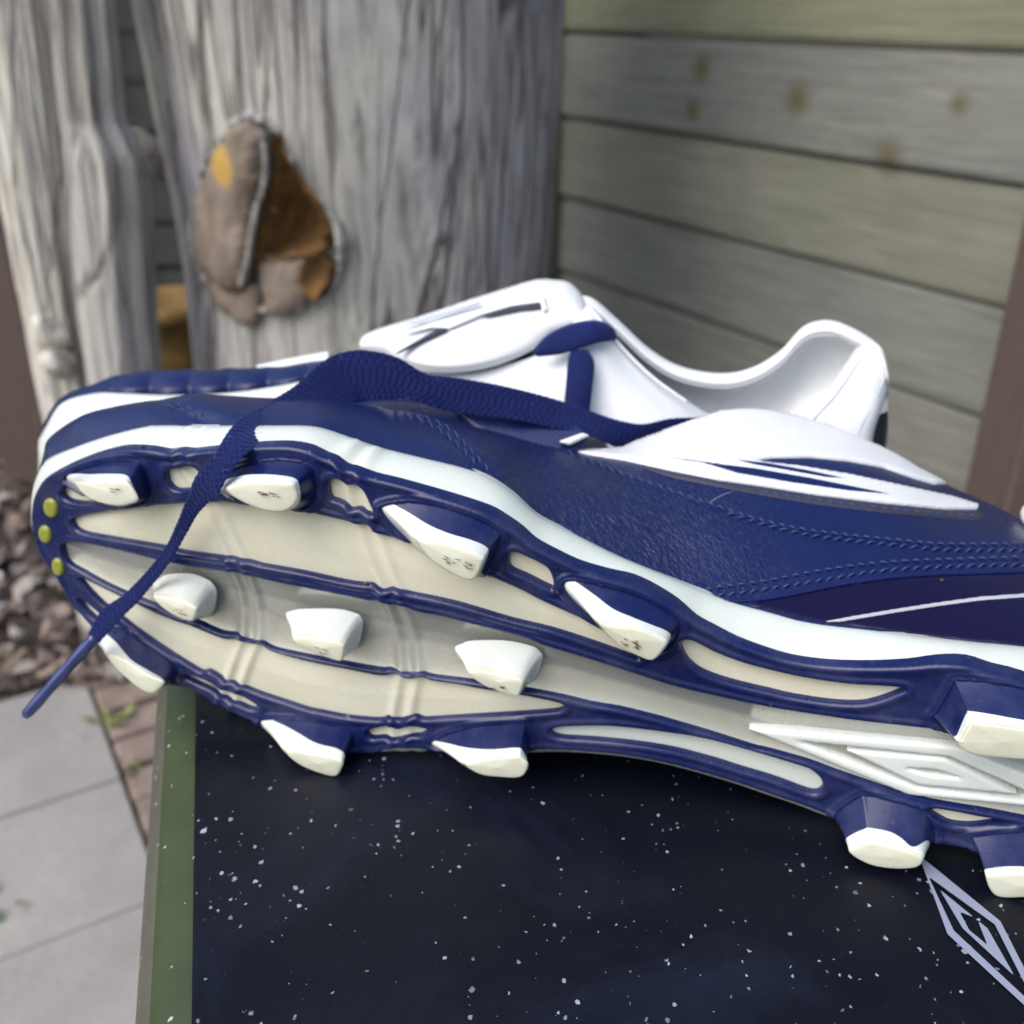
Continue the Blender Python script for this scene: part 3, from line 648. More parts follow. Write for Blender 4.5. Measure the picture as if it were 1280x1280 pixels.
loft('heel_tab', m_white_le, [[(1078,420,.350),(1060,450,.345),(1030,490,.337),(995,524,.330),(960,560,.326)], [(1086,424,.343),(1070,455,.336),(1045,492,.330),(1012,528,.324),(985,570,.321)], [(1102,436,.339),(1098,470,.333),(1082,505,.327),(1058,545,.322),(1040,590,.320)], [(1110,458,.341),(1110,482,.337),(1100,512,.331),(1088,550,.326),(1088,600,.323)], [(1108,460,.352),(1109,484,.349),(1101,512,.345),(1091,548,.341),(1090,600,.339)]], bootB, na=40, label='padded white heel tab')
loft('heel_back', m_dark, [[(1094,520,.340),(1090,550,.340),(1090,600,.340)], [(1107,515,.343),(1106,560,.343),(1106,620,.343)], [(1108,515,.362),(1106,560,.362),(1106,620,.362)]], bootB, na=12)
flap = [(452,437),(450,426),(458,417),(485,407),(517,398),(586,375),(640,358),(672,349),(695,350),(712,353),(727,368),(736,386),(734,400),(712,408),(689,417),(668,436),(645,448),(621,457),(595,463),(569,466),(545,466),(524,463),(505,456),(483,442)]
dF = lambda x, y: .339+(466-y)*.00022-(x-590)*.00001
dpatch('tongue_flap', m_white_le, bootB, flap, dF, .003, st=4, r=.003, dome=.006, back=.008, smooth_n=2, label='white folded-over tongue flap bearing an outline diamond')
dpatch('flap_shadow', m_dark, bootB, [(x+3, y+5) for x, y in flap], lambda x, y: dF(x, y)+.008, .001, back=.002, smooth_n=2)  # black sheet that paints in the shadow beneath the flap
dL = lambda x, y: dF(x, y)-.0094
m_ink = M('dark_print', (.03, .035, .055), .5); m_soft = M('pale_grey_print', (.48, .50, .55), .5)
dpatch('flap_logo', m_ink, bootB, [(491,443),(499,442),(560,413),(556,411),(545,412)], dL, .0005, st=2, smooth_n=1, back=.001)
dpatch('flap_logo', m_ink, bootB, [(602,395),(638,384),(676,379),(677,386),(648,389),(612,396)], dL, .0005, st=2, smooth_n=1, back=.001)
dpatch('flap_logo', m_soft, bootB, [(502,406),(560,389),(600,377),(601,380),(560,396),(540,404),(520,405)], dL, .0005, st=2, smooth_n=1, back=.001)
m_bright = M('white_print', (.9, .9, .9), .35)
dpatch('flap_band', m_bright, bootB, [(500,417),(545,402),(600,386),(650,372),(680,371),(684,388),(678,389),(676,378),(640,383),(602,394),(562,411),(540,410),(515,415)], dL, .0007, st=2, smooth_n=1, back=.001)
def tape(name, mat, left, right, parent, **kw):
    L = even(cr(np.array(left, float)*[1, 1, 3000], 8), 50)/[1, 1, 3000]; R = even(cr(np.array(right, float)*[1, 1, 3000], 8), 50)/[1, 1, 3000]
    V = []
    for a, b in zip(L, R):
        for t in np.linspace(0, 1, 7): q = a+(b-a)*t; V.append(at_d(q[0], q[1], q[2]-.0012*math.sin(math.pi*t)))
    o = mk(name, V, grid_faces(50, 7), mat, parent, **kw); s = o.modifiers.new('solid', 'SOLIDIFY'); s.thickness = .0011; return o
tape('lace', m_lacem, [(664,440,.331),(684,419,.330),(712,405,.330),(745,400,.331),(766,409,.334),(772,424,.340)], [(672,446,.331),(700,443,.328),(722,436,.327),(745,429,.328),(760,427,.333),(771,426,.341)], bootB, label='navy lace loop coming from under the flap')
tape('lace', m_lacem, [(716,438,.329),(711,455,.327),(709,480,.325),(706,512,.324)], [(733,440,.329),(741,455,.327),(739,480,.325),(735,514,.324)], bootB)
V_, F_ = tube([at_d(*q) for q in even(cr(np.array([(738,385,.3435),(752,402,.340),(780,437,.3375),(819,474,.334),(860,503,.331)])*[1,1,3000], 8), 40)/[1,1,3000]], .0005, 6)
mk('collar_seam', V_, F_, m_white_le, bootB)
V_, F_ = tube([at_d(*q) for q in even(cr(np.array([(740,375,.352),(756,420,.334),(800,470,.331),(850,510,.329),(880,530,.328)])*[1,1,3000], 8), 40)/[1,1,3000]], .0004, 6)
def bline(name, pts, rad, mat):
    V_, F_ = tube([at_d(*q) for q in even(cr(np.array(pts)*[1,1,3000], 8), 50)/[1,1,3000]], rad, 6); mk(name, V_, F_, mat, bootB)
bline('collar_seam', [(x, y+17, d-.0066) for x, y, d in far[2:12]], .0004, m_seam)
bline('heel_seam', [(1087,428,.3425),(1070,458,.3355),(1045,494,.3295),(1013,529,.3235)], .0005, m_seam)
bline('heel_seam', [(1107,470,.3345),(1095,500,.3295),(1078,530,.3245),(1066,560,.322)], .0004, m_seam)
bline('flap_seam', [(720,366,dF(720,366)-.0085),(727,382,dF(727,382)-.0085),(726,396,dF(726,396)-.0085)], .0004, m_seam)
bline('flap_seam', [(x, y, dF(x, y)-.0085) for x, y in ((470,441),(500,449),(540,458),(580,458),(620,450),(660,435),(690,411))], .00035, m_seam)
# sole and studs of the rear boot (mostly hidden)
qa = at_z(110, 600, .012); q1 = np.array([-.165, .385, .020]); q2 = np.array([.125, .325, .020]); axv = (q2-q1)/np.linalg.norm(q2-q1); bxv = np.array([-axv[1], axv[0], 0])
ol = [(0,-.012),(.02,-.03),(.07,-.036),(.13,-.028),(.19,-.024),(.25,-.03),(.285,-.02),(.295,0),(.285,.02),(.25,.03),(.19,.026),(.13,.034),(.07,.042),(.02,.034),(0,.014)]
P2 = cr(ol, 4, True); bz = lambda s: q1[2]-.006+.016*np.clip((.06-s)/.06, 0, 1)
V_ = [q1*[1,1,0]+axv*s+bxv*t+[0, 0, bz(s)+h] for h in (0, .02) for s, t in P2]; nP = len(P2)
mk('outsole', V_, [[i, (i+1) % nP, nP+(i+1) % nP, nP+i] for i in range(nP)]+[list(range(nP))[::-1], list(range(nP, 2*nP))], m_navy_pl, bootB, smooth=False)
for s, t in ((.05,-.025),(.05,.025),(.1,-.026),(.1,.03),(.24,-.02),(.24,.02),(.275,-.012),(.275,.014)):
    p = q1*[1,1,0]+axv*s+bxv*t; V_, F_ = tube(np.array([p+[0,0,TOP], p+[0,0,TOP+.006], p+[0,0,bz(s)+.002]]), [.004,.005,.007], 10)
    mk('stud', V_, F_, m_white_pl, bootB)

# ================================================================= SHOEBOX
YAW = math.radians(-15.2)                                  # box edge runs away from the viewer, slightly to the left
e0 = at_z(243, 872, TOP); e1 = at_z(237, 1280, TOP); ed = (e0-e1)/np.linalg.norm(e0-e1); er = np.array([ed[1], -ed[0], 0])
near_c = e1-ed*.10; LEN, WID = .30, .235
box = empty('shoebox', tuple(near_c+np.array([0, 0, -.13])), 'dark shoebox with a green rounded edge and pale specks, under the boots', 'shoebox')
def card(t, b):
    v = coords(t)
    acc = None
    for sc_, th0, seed in ((75, .15, 0), (140, .20, 3.3), (260, .30, 7.7), (420, .36, 11.3)):
        mp = N(t, 'Mapping'); t.links.new(v, mp.inputs[0]); mp.inputs['Location'].default_value = (seed, seed*.3, 0); mp.inputs['Scale'].default_value = (1.15, 1, 1)
        dn_ = N(t, 'TexNoise'); dn_.inputs['Scale'].default_value = 900; t.links.new(mp.outputs[0], dn_.inputs['Vector'])
        vm = N(t, 'VectorMath', operation='SCALE'); t.links.new(dn_.outputs['Color'], vm.inputs[0]); vm.inputs['Scale'].default_value = .0014
        va = N(t, 'VectorMath', operation='ADD'); t.links.new(mp.outputs[0], va.inputs[0]); t.links.new(vm.outputs[0], va.inputs[1])
        vo = N(t, 'TexVoronoi'); vo.inputs['Scale'].default_value = sc_; t.links.new(va.outputs[0], vo.inputs['Vector'])
        sp = N(t, 'SeparateColor'); t.links.new(vo.outputs['Color'], sp.inputs[0])
        siz = math_n(t, 'MULTIPLY', math_n(t, 'POWER', sp.outputs[0], 3.6), th0)
        den = ramp(t, noise_tex(t, v, 22, 3), [(.35, (.45,)*3), (.7, (.95,)*3)]); siz = math_n(t, 'MULTIPLY', siz, den)
        k = math_n(t, 'MULTIPLY', math_n(t, 'SUBTRACT', siz, vo.outputs['Distance']), 22, True)
        k = math_n(t, 'MULTIPLY', k, math_n(t, 'ADD', math_n(t, 'MULTIPLY', sp.outputs[1], .6), .4))
        acc = k if acc is None else math_n(t, 'MAXIMUM', acc, k)
    sm = ramp(t, noise_tex(t, v, 14, 8, .68, .8), [(.48, (.003, .004, .009)), (.78, (.010, .014, .031))])
    fib = noise_tex(t, v, 1400, 3, .7)
    sm = mix(t, ramp(t, fib, [(.55, (0,)*3), (.8, (.35,)*3)]), sm, (.02, .024, .045))
    return v, acc, sm
def top_nodes(t, b):
    v, acc, sm = card(t, b); t.links.new(mix(t, acc, sm, (.34, .37, .46)), b.inputs['Base Color'])
    t.links.new(ramp(t, noise_tex(t, v, 30, 6), [(.3, (.30,)*3), (.7, (.46,)*3)]), b.inputs['Roughness'])
    bump(t, b, noise_tex(t, v, 500, 4), .15, .0003)
def green_nodes(t, b):
    v, acc, sm = card(t, b); c = ramp(t, noise_tex(t, v, 60, 6), [(.3, (.026, .040, .012)), (.75, (.038, .055, .018))])
    t.links.new(mix(t, acc, c, (.5, .55, .48)), b.inputs['Base Color']); bump(t, b, noise_tex(t, v, 500, 4), .15, .0003)
def grey_nodes(t, b):
    v, acc, sm = card(t, b); c = ramp(t, noise_tex(t, v, 60, 6), [(.3, (.06, .062, .045)), (.75, (.085, .085, .065))])
    t.links.new(mix(t, acc, c, (.5, .52, .48)), b.inputs['Base Color'])
m_top = M('black_speckled_card', (.01, .01, .02), .4, spec=.22, nodes=top_nodes); m_green = M('green_card', (.05, .09, .025), .5, nodes=green_nodes); m_greyc = M('worn_grey_card', (.12, .12, .09), .6, nodes=grey_nodes)
# profile across the lid: flat top, then the rounded left edge
n1, rows = 40, []
prof = [(WID, 0)]+[(x, 0) for x in np.linspace(WID-.01, .002, 24)]+[(.0004, 0), (-.0004, -.0002), (-.003, -.0010), (-.006, -.0024), (-.009, -.0046), (-.0115, -.008), (-.0135, -.013), (-.0150, -.020), (-.0158, -.03), (-.016, -.045)]
def box_pt(a, l, z): return near_c+ed*l+er*a+np.array([0, 0, z])
V_ = [box_pt(a, l, z) for l in np.linspace(0, LEN, n1) for a, z in prof]; F_ = grid_faces(n1, len(prof))
lid = mk('lid', V_, F_, [m_top, m_green, m_greyc], box, label='speckled dark lid with a green band along its rounded edge')
for i, p in enumerate(lid.data.polygons):
    k = i % (len(prof)-1); p.material_index = 0 if k < 25 else (1 if k < 29 else 2)
fix_normals(lid)
V_ = [box_pt(a, l, z) for a, l, z in [(-.0158, 0, -.045), (WID, 0, -.045), (WID, LEN, -.045), (-.0158, LEN, -.045), (-.013, 0, -.004), (WID, 0, 0), (WID, LEN, 0), (-.013, LEN, -.004)]]
mk('lid_rim', V_, [[0, 1, 5, 4], [1, 2, 6, 5], [2, 3, 7, 6]], m_top, box, smooth=False)
V_ = [box_pt(a, l, z) for z in (-.13, -.044) for a, l in [(-.012, .003), (WID-.003, .003), (WID-.003, LEN-.003), (-.012, LEN-.003)]]
mk('box_base', V_, [[0, 1, 5, 4], [1, 2, 6, 5], [2, 3, 7, 6], [3, 0, 4, 7], [3, 2, 1, 0]], m_greyc, box, smooth=False)
def scuffed(t, b):
    v = coords(t); t.links.new(ramp(t, noise_tex(t, v, 420, 6, .75), [(.24, (.03, .035, .07)), (.31, (.25, .28, .38))]), b.inputs['Base Color'])
m_print = M('scuffed_silver_print', (.26, .28, .38), .5, nodes=scuffed)
def flat_ring(outer, inner):
    w = lambda q: np.array([at_z(*p, TOP)[:2] for a, b in zip(q, q[1:]+q[:1]) for p in np.linspace(a, b, 10)[:-1]])
    O_, I_ = w(outer), w(inner); fn = lambda P: np.minimum(inside_dist(P, O_), -inside_dist(P, I_))
    patch('lid_logo', m_print, box, fn, bbox(O_, .001), .00035, lambda P, d: np.c_[P, np.full(len(P), TOP+.0004)], label='silver outline diamond printed on the lid')
flat_ring([(1148,1070), (1184,1169), (1325,1300), (1250,1153)], [(1160,1097), (1192,1165), (1296,1262), (1243,1157)])
flat_ring([(1174,1113), (1203,1162), (1268,1222), (1234,1162)], [(1199,1141), (1211,1164), (1234,1183), (1221,1150)])

# bench that carries the box
def wood_simple(c1, c2, sc=(1, 1, 8)):
    def f(t, b):
        v = coords(t, sc); n = noise_tex(t, v, 14, 8, .65, .6); t.links.new(ramp(t, n, [(.3, c1), (.72, c2)]), b.inputs['Base Color']); bump(t, b, n, .4, .003)
    return f
m_bench = M('bench_wood', (.2, .15, .1), .7, nodes=wood_simple((.09, .07, .05), (.22, .18, .13), (2, 14, 14)))
bc = box_pt(WID/2, LEN/2+.02, -.13); bench = empty('bench', (bc[0], bc[1], GR), 'low timber bench carrying the shoebox, hidden beneath it', 'bench')
bz0 = bc[2]-.0175
for k in range(3):
    o = mk('plank', *box_vf(bc+er*.01+ed*(-.10+.10*k)+[0, 0, -.0175], .19, .09, .035, er), m_bench, bench, smooth=False); bevel(o, .003)
for a in (-1, 1):
    for l in (-1, 1):
        o = mk('leg', *box_vf(bc+er*(.01+.065*a)+ed*.10*l+[0, 0, (GR-bc[2]-.035)/2-.0175], .045, .045, (bc[2]-.035-GR), er), m_bench, bench, smooth=False)

# ================================================================= GROUND
def soil(t, b):
    v = coords(t); n = noise_tex(t, v, 9, 9, .7); t.links.new(ramp(t, n, [(.35, (.05, .04, .035)), (.55, (.09, .07, .06)), (.75, (.17, .135, .115))]), b.inputs['Base Color']); bump(t, b, noise_tex(t, v, 60, 8, .7), .9, .02)
mk('ground', [(-60, -20, GR-.02), (60, -20, GR-.02), (60, 80, GR-.02), (-60, 80, GR-.02)], [[0, 1, 2, 3]], M('soil', (.05, .04, .03), .95, nodes=soil), kind='structure')
def stone(t, b):
    v = coords(t); n = noise_tex(t, v, 5, 9, .65, .4); c = ramp(t, n, [(.3, (.22, .21, .205)), (.55, (.29, .275, .265)), (.8, (.36, .335, .31))])
    n2 = noise_tex(t, v, 60, 6, .7); c = mix(t, ramp(t, n2, [(.6, (0,)*3), (.75, (.5,)*3)]), c, (.12, .12, .12)); t.links.new(c, b.inputs['Base Color']); bump(t, b, n2, .5, .004)
m_stone = M('grey_paving', (.25, .25, .26), .8, nodes=stone)
pav = empty('paving', (-.8, .7, GR), 'grey stone paving slabs at the lower left below the box', 'paving'); pav['kind'] = 'structure'; del pav['category']; del pav['label']
P1 = at_z(115, 858, GR); P2_ = at_z(178, 1030, GR); ev = (P2_-P1)/np.linalg.norm(P2_-P1); ew = np.array([ev[1], -ev[0], 0]);
if ew[0] > 0: ew = -ew
w_, l_ = .30, .19
for i in range(7):
    for j in range(4):
        a0, b0 = i*(l_+.003), j*(w_+.003)+.004+(.0 if i % 2 else -.0)
        c = P1+ev*(a0+l_/2)+ew*(b0+w_/2)+np.array([0, 0, -.018+random.uniform(-.0015, .0015)])
        o = mk('slab', *box_vf(c, l_, w_, .036, ev), m_stone, pav, smooth=False); bevel(o, .0025)
js = P1+ev*.7+ew*.62; mk('joint_sand', box_vf(js+[0, 0, -.006], 1.46, 1.23, .004, ev)[0], box_vf(js, 1, 1, 1)[1], m_stone, pav, smooth=False)
def brickm(t, b):
    v = coords(t); n = noise_tex(t, v, 30, 8, .7); t.links.new(ramp(t, n, [(.3, (.14, .105, .09)), (.7, (.27, .21, .18))]), b.inputs['Base Color']); bump(t, b, n, .5, .004)
m_brick = M('weathered_brick', (.2, .15, .13), .9, nodes=brickm)
edge = empty('brick_edging', tuple(P1-ew*.06), 'row of weathered pinkish bricks between the paving and the box', 'brick edging')
for i in range(26):
    c = P1+ev*(-.02+i*.058)-ew*.0525+np.array([0, 0, -.022+random.uniform(-.003, .003)])
    o = mk('brick', *box_vf(c, .050+random.uniform(-.002, .002), .105, .05, ev+np.array([random.uniform(-.03, .03), random.uniform(-.03, .03), 0])), m_brick, edge, smooth=False); bevel(o, .004)
# leaf litter between paving and trunks
def litter(name, n, region, sz, cols, zspan=.03, kind='stuff'):
    mats = [M('%s_%d' % (name, k), c, .8) for k, c in enumerate(cols)]; V, F, MI = [], [], []
    for _ in range(n):
        x, y = region(); s = sz*random.uniform(.5, 1.4); a = random.uniform(0, 6.28); tl = random.gauss(0, .45); tl2 = random.gauss(0, .45)
        u = np.array([math.cos(a), math.sin(a), tl]); w = np.array([-math.sin(a), math.cos(a), tl2]); c = np.array([x, y, GR-.005+random.uniform(0, zspan)])
        o = len(V); cv = random.uniform(-.4, .4)*s
        V += [c-u*s, c-u*s*.3+w*s*.5+[0, 0, cv], c+u*s*.5+w*s*.4+[0, 0, cv], c+u*s, c+u*s*.4-w*s*.45+[0, 0, cv], c-u*s*.4-w*s*.5+[0, 0, cv], c+[0, 0, cv*.3]]
        F += [[o+k, o+(k+1) % 6, o+6] for k in range(6)]; MI += [random.randrange(len(mats))]*6
    ob = mk(name, V, F, mats, None, smooth=False, kind=kind); ob.data.polygons.foreach_set('material_index', MI); return ob
lt = litter('dead_leaves', 5200, lambda: (random.uniform(-1.6, .9), 1.05+random.random()**1.3*.95), .017, [(.15, .11, .085), (.20, .155, .125), (.09, .07, .06), (.26, .23, .21), (.07, .06, .055), (.17, .125, .11)])
lt['label'] = 'brown and grey dead leaves covering the soil behind the paving'; lt['category'] = 'dead leaves'
litter('pebbles', 260, lambda: (random.uniform(-1.2, -.3), random.uniform(1.06, 1.4)), .011, [(.42, .40, .41), (.28, .26, .26)], .02)['label'] = 'pale pebbles and chips among the leaves'
bpy.data.objects['pebbles']['category'] = 'pebbles'
m_weed = M('weed_green', (.17, .19, .06), .6); m_weed2 = M('leaf_green', (.07, .13, .07), .6)
def weed(px, py, n, h, s, mat, label):
    c = at_z(px, py, GR); r = empty('weed', tuple(c), label, 'weed')
    for _ in range(n):
        a = random.uniform(0, 6.28); d = np.array([math.cos(a), math.sin(a), 0]); sd_ = np.array([-d[1], d[0], 0]); l = s*random.uniform(.6, 1.3); q = c+np.array([random.gauss(0, s*.5), random.gauss(0, s*.5), 0])
        V = [q, q+d*l*.4+[0, 0, h*.6]+sd_*l*.22, q+d*l+[0, 0, h], q+d*l*.4+[0, 0, h*.6]-sd_*l*.22, q+d*l*.5+[0, 0, h*.75]]
        mk('leaf', V, [[0, 1, 4], [1, 2, 4], [2, 3, 4], [3, 0, 4]], mat, r)
weed(140, 905, 16, .012, .020, m_weed, 'yellow-green weed sprouting at the corner of the paving')
weed(165, 965, 9, .010, .014, m_weed, 'small weed growing lower down in the paving joint')
weed(-4, 1148, 3, .010, .026, m_weed2, 'dark green leaf at the left edge on the paving')

# ================================================================= WEATHERED TRUNKS
def bark(warm, cool, dark, seed=0, ls=.9):
    def f(t, b):
        v = coords(t, (1, 1, .11)); mp = N(t, 'Mapping'); t.links.new(v, mp.inputs[0]); mp.inputs['Location'].default_value = (seed, seed, seed)
        fine = noise_tex(t, mp.outputs[0], 90, 10, .72, .8); v2 = coords(t, (1, 1, .35)); blot = noise_tex(t, v2, 9, 7, .65, .6)
        big = noise_tex(t, coords(t, (1, 1, .5)), 3.2, 3)
        c = mix(t, ramp(t, big, [(.42, (0,)*3), (.58, (1,)*3)]), warm, cool)
        c = mix(t, ramp(t, blot, [(.35, (.75,)*3), (.6, (0,)*3)]), c, tuple(x*.62 for x in cool))
        c = mix(t, ramp(t, fine, [(.30, (.85,)*3), (.52, (0,)*3)]), c, dark)
        def shear(a, z):
            m_ = N(t, 'Mapping'); t.links.new(coords(t, (1, 1, 1), (0, a, 0)), m_.inputs[0]); m_.inputs['Scale'].default_value = (1, 1, z); return m_.outputs[0]
        cr_ = noise_tex(t, shear(-.16, .09), 11, 3, .5, 1.1)
        cr2 = noise_tex(t, shear(-.05, .05), 27, 2, .5, .3)
        l1 = ramp(t, math_n(t, 'ABSOLUTE', math_n(t, 'SUBTRACT', cr_, .5)), [(.0, (1,)*3), (.030, (0,)*3)])
        l2 = ramp(t, math_n(t, 'ABSOLUTE', math_n(t, 'SUBTRACT', cr2, .53)), [(.0, (.75,)*3), (.026, (0,)*3)])
        line = math_n(t, 'MAXIMUM', l1, l2)
        c = mix(t, math_n(t, 'MULTIPLY', line, ls), c, dark); t.links.new(c, b.inputs['Base Color'])
        p = bump(t, b, fine, .55, .006); bump(t, b, math_n(t, 'SUBTRACT', 1, line), .8, .006, p)
    return f
m_trunk = M('grey_weathered_wood', (.3, .28, .27), .85, nodes=bark((.50, .49, .44), (.42, .41, .46), (.07, .06, .06)))
m_stem = M('pale_stripped_wood', (.5, .48, .42), .8, nodes=bark((.80, .79, .70), (.66, .63, .58), (.30, .25, .19), 3, .35))
m_stem2 = M('brownish_stripped_wood', (.3, .26, .25), .8, nodes=bark((.47, .45, .41), (.38, .365, .37), (.17, .15, .13), 7, .4))
def trunk(name, part, mat, rows, y0, root, nth=220, nv=200, amp=.012, twist=0, seed=0, lean=0, crack=3.2):
    R = even(np.array(rows, float), nv); V = []
    for i, (Yp, xl, xr) in enumerate(R):
        a = at_y(xl, Yp, y0); b = at_y(xr, Yp, y0); r = (b[0]-a[0])/2; c = np.array([(a[0]+b[0])/2, y0, (a[2]+b[2])/2])
        for k in range(nth):
            th = 2*math.pi*k/nth; z = c[2]; tt = th+twist*z
            n = noise.noise((math.cos(tt)*2.2+seed, math.sin(tt)*2.2, z*1.5))*1.3
            n += noise.noise((math.cos(tt)*9, math.sin(tt)*9+seed, z*1.6))*.5
            g = noise.noise((math.cos(tt)*16, math.sin(tt)*16, z*2.2+seed)); n -= max(0, .13-abs(g))*crack*(.4+max(0, noise.noise((math.cos(tt)*3, math.sin(tt)*3, z*4+9)))*2.5)
            rr = r+amp*n*.55
            V.append(c+np.array([math.cos(th)*rr, math.sin(th)*rr*.9, 0]))
    o = mk(part, V, grid_faces(nv, nth, True), mat, root); fix_normals(o); return o, V
trA = empty('tree_trunk', tuple(at_y(440, 900, 1.15)*[1, 1, 0]+np.array([0, .1, GR])), 'thick weathered grey tree trunk with a sawn branch stub and a hollow knot', 'tree trunk')
RA = [(1030,330,760),(900,310,720),(700,285,690),(600,270,678),(500,256,673),(450,251,676),(330,238,684),(230,221,691),(130,199,697),(0,174,702),(-120,150,712),(-400,90,740)]
tko, TV = trunk('tree_trunk', 'trunk', m_trunk, RA, 1.30, trA, 300, 240, .010, .5)
hol = np.array([(347,168),(362,190),(385,228),(405,262),(414,295),(408,308),(380,313),(345,320),(330,318),(336,285),(345,250),(352,215)])
TVa = np.array(TV); cen = np.array([TVa[list(p.vertices)].mean(0) for p in tko.data.polygons]); vis = (inside_dist(to_px(cen), hol) > 0) & (cen[:, 1] < 1.30)
bm = bmesh.new(); bm.from_mesh(tko.data); bm.faces.ensure_lookup_table(); bmesh.ops.delete(bm, geom=[bm.faces[i] for i in np.nonzero(vis)[0]], context='FACES'); bm.to_mesh(tko.data); bm.free()
tb = BVHTree.FromPolygons([tuple(v) for v in TV], grid_faces(240, 300, True))
def thit(X, Y, off=0):
    d = Vector(ray(X, Y)).normalized(); r = tb.ray_cast(Vector(CAM), d)
    if r[0] is None: r = tb.find_nearest(Vector(at_d(X, Y, 1.25)))
    nn = Vector((-.25, -.96, .1)).normalized(); return np.array(r[0]+nn*off)
def tpatch(name, mat, poly, hf, parent, st=4, back=-.03, hole=None, **kw):
    poly = cr(poly, 6, True); poly = poly+np.array([[noise.noise((p[0]*.11, p[1]*.11, 1))*5, noise.noise((p[0]*.11, p[1]*.11, 8))*5] for p in poly])
    fn = (lambda P: inside_dist(P, poly)) if hole is None else (lambda P: np.minimum(inside_dist(P, poly), -inside_dist(P, hole)))
    def pl(P, d): return np.array([thit(x, y, hf(x, y, dd)+.005*noise.noise((x*.05, y*.025, 0))+.002*noise.noise((x*.3, y*.12, 4))) for (x, y), dd in zip(P, d)])
    o = patch(name, mat, parent, fn, bbox(poly, 3), st, pl, lambda P: np.array([thit(x, y, back) for x, y in P]), **kw); return o
def knot(t, b):
    v = coords(t, (1, 1, .6)); n = noise_tex(t, v, 22, 8, .7, .8); c = ramp(t, n, [(.3, (.10, .072, .05)), (.5, (.19, .15, .12)), (.75, (.27, .235, .21))])
    ge = N(t, 'NewGeometry'); d = N(t, 'VectorMath', operation='DISTANCE'); t.links.new(ge.outputs['Position'], d.inputs[0]); d.inputs[1].default_value = tuple(thit(297, 207, .024))
    k = ramp(t, math_n(t, 'ADD', math_n(t, 'MULTIPLY', d.outputs['Value'], 22), math_n(t, 'MULTIPLY', n, .5)), [(.6, (1,)*3), (.8, (0,)*3)])
    t.links.new(mix(t, k, c, (.42, .27, .06)), b.inputs['Base Color']); bump(t, b, n, .6, .006)
def rot(t, b):
    v = coords(t, (1, 1, .3)); n = noise_tex(t, v, 30, 8, .7, 1.0); t.links.new(ramp(t, n, [(.3, (.05, .025, .01)), (.5, (.20, .10, .03)), (.75, (.42, .24, .07))]), b.inputs['Base Color']); bump(t, b, n, .8, .01)
m_knot = M('sawn_stub_wood', (.16, .14, .14), .85, nodes=knot); m_rot = M('orange_brown_rot', (.15, .08, .03), .9, nodes=rot)
lip = [(342,150),(352,170),(375,205),(400,245),(425,272),(438,300),(436,330),(424,360),(395,385),(350,395),(300,385),(262,362),(244,325),(238,280),(246,235),(266,190),(292,152),(318,140)]
tpatch('knot_collar', m_trunk, lip, lambda x, y, d: .002+.026*.7*math.sin(min(1, d/24)*math.pi), trA, back=-.02, hole=cr([(338,164),(350,182),(385,235),(412,272),(422,300),(420,345),(402,372),(350,380),(300,372),(268,355),(252,322),(248,280),(256,238),(276,195),(298,166),(320,157)], 3, True), label='swollen rim of wood around the stub')
tpatch('branch_stub', m_knot, [(335,160),(345,170),(347,205),(344,235),(335,262),(328,295),(324,325),(316,355),(300,362),(270,350),(250,320),(244,285),(250,240),(272,195),(298,160),(318,152)], lambda x, y, d: .014+.016*(1-math.exp(-d/7))+(x-290)*.0002, trA, label='sawn grey branch stub face with an ochre patch')
tpatch('stub_base', m_knot, [(262,345),(300,360),(325,352),(330,380),(322,405),(300,400),(278,380)], lambda x, y, d: .010+.008*(1-math.exp(-d/6)), trA)
tpatch('hollow', m_rot, [(347,165),(362,188),(385,225),(408,262),(418,295),(412,312),(380,318),(345,325),(326,322),(332,285),(342,250),(350,215)], lambda x, y, d: .016-.060*(1-math.exp(-d/16))+.00012*(x-350), trA, label='hollow of orange brown rotten wood')
tpatch('rot_knot', m_rot, [(392,322),(410,318),(422,335),(416,358),(400,368),(388,352)], lambda x, y, d: .024-.006*(1-math.exp(-d/5)), trA)
tpatch('wood_splinter', m_knot, [(335,325),(370,322),(400,318),(392,345),(400,372),(375,388),(345,392),(335,365)], lambda x, y, d: .012+.009*(1-math.exp(-d/8)), trA)
V_, F_ = tube([thit(x, y, .030) for x, y in even(cr([(343,163),(348,185),(349,215),(344,240),(337,262),(331,290),(327,318),(318,352)], 6), 30)], [.0022+.002*abs(math.sin(k*1.7)) for k in range(30)], 8)
mk('bark_edge', V_, F_, m_stem2, trA)
trB = empty('tree_trunk', tuple(at_y(60, 620, 1.25)*[1, 1, 0]+np.array([0, 0, GR])), 'pale slim twin-stemmed trunk with stubs at the left edge', 'tree trunk')
trunk('tree_trunk', 'stem', m_stem, [(1000,150,230),(800,110,190),(620,78,150),(520,58,130),(460,46,124),(400,35,112),(330,20,100),(250,4,96),(150,-15,85),(0,-45,74),(-200,-80,60)], 1.20, trB, 120, 160, .014, .3, 2, crack=.6)
trunk('tree_trunk', 'stem', m_stem2, [(1000,200,270),(800,160,240),(620,130,215),(520,118,200),(460,112,193),(400,104,188),(330,96,186),(250,90,182),(200,86,176),(150,80,150),(0,66,138),(-200,40,120)], 1.13, trB, 120, 160, .014, .3, 5, crack=.8)
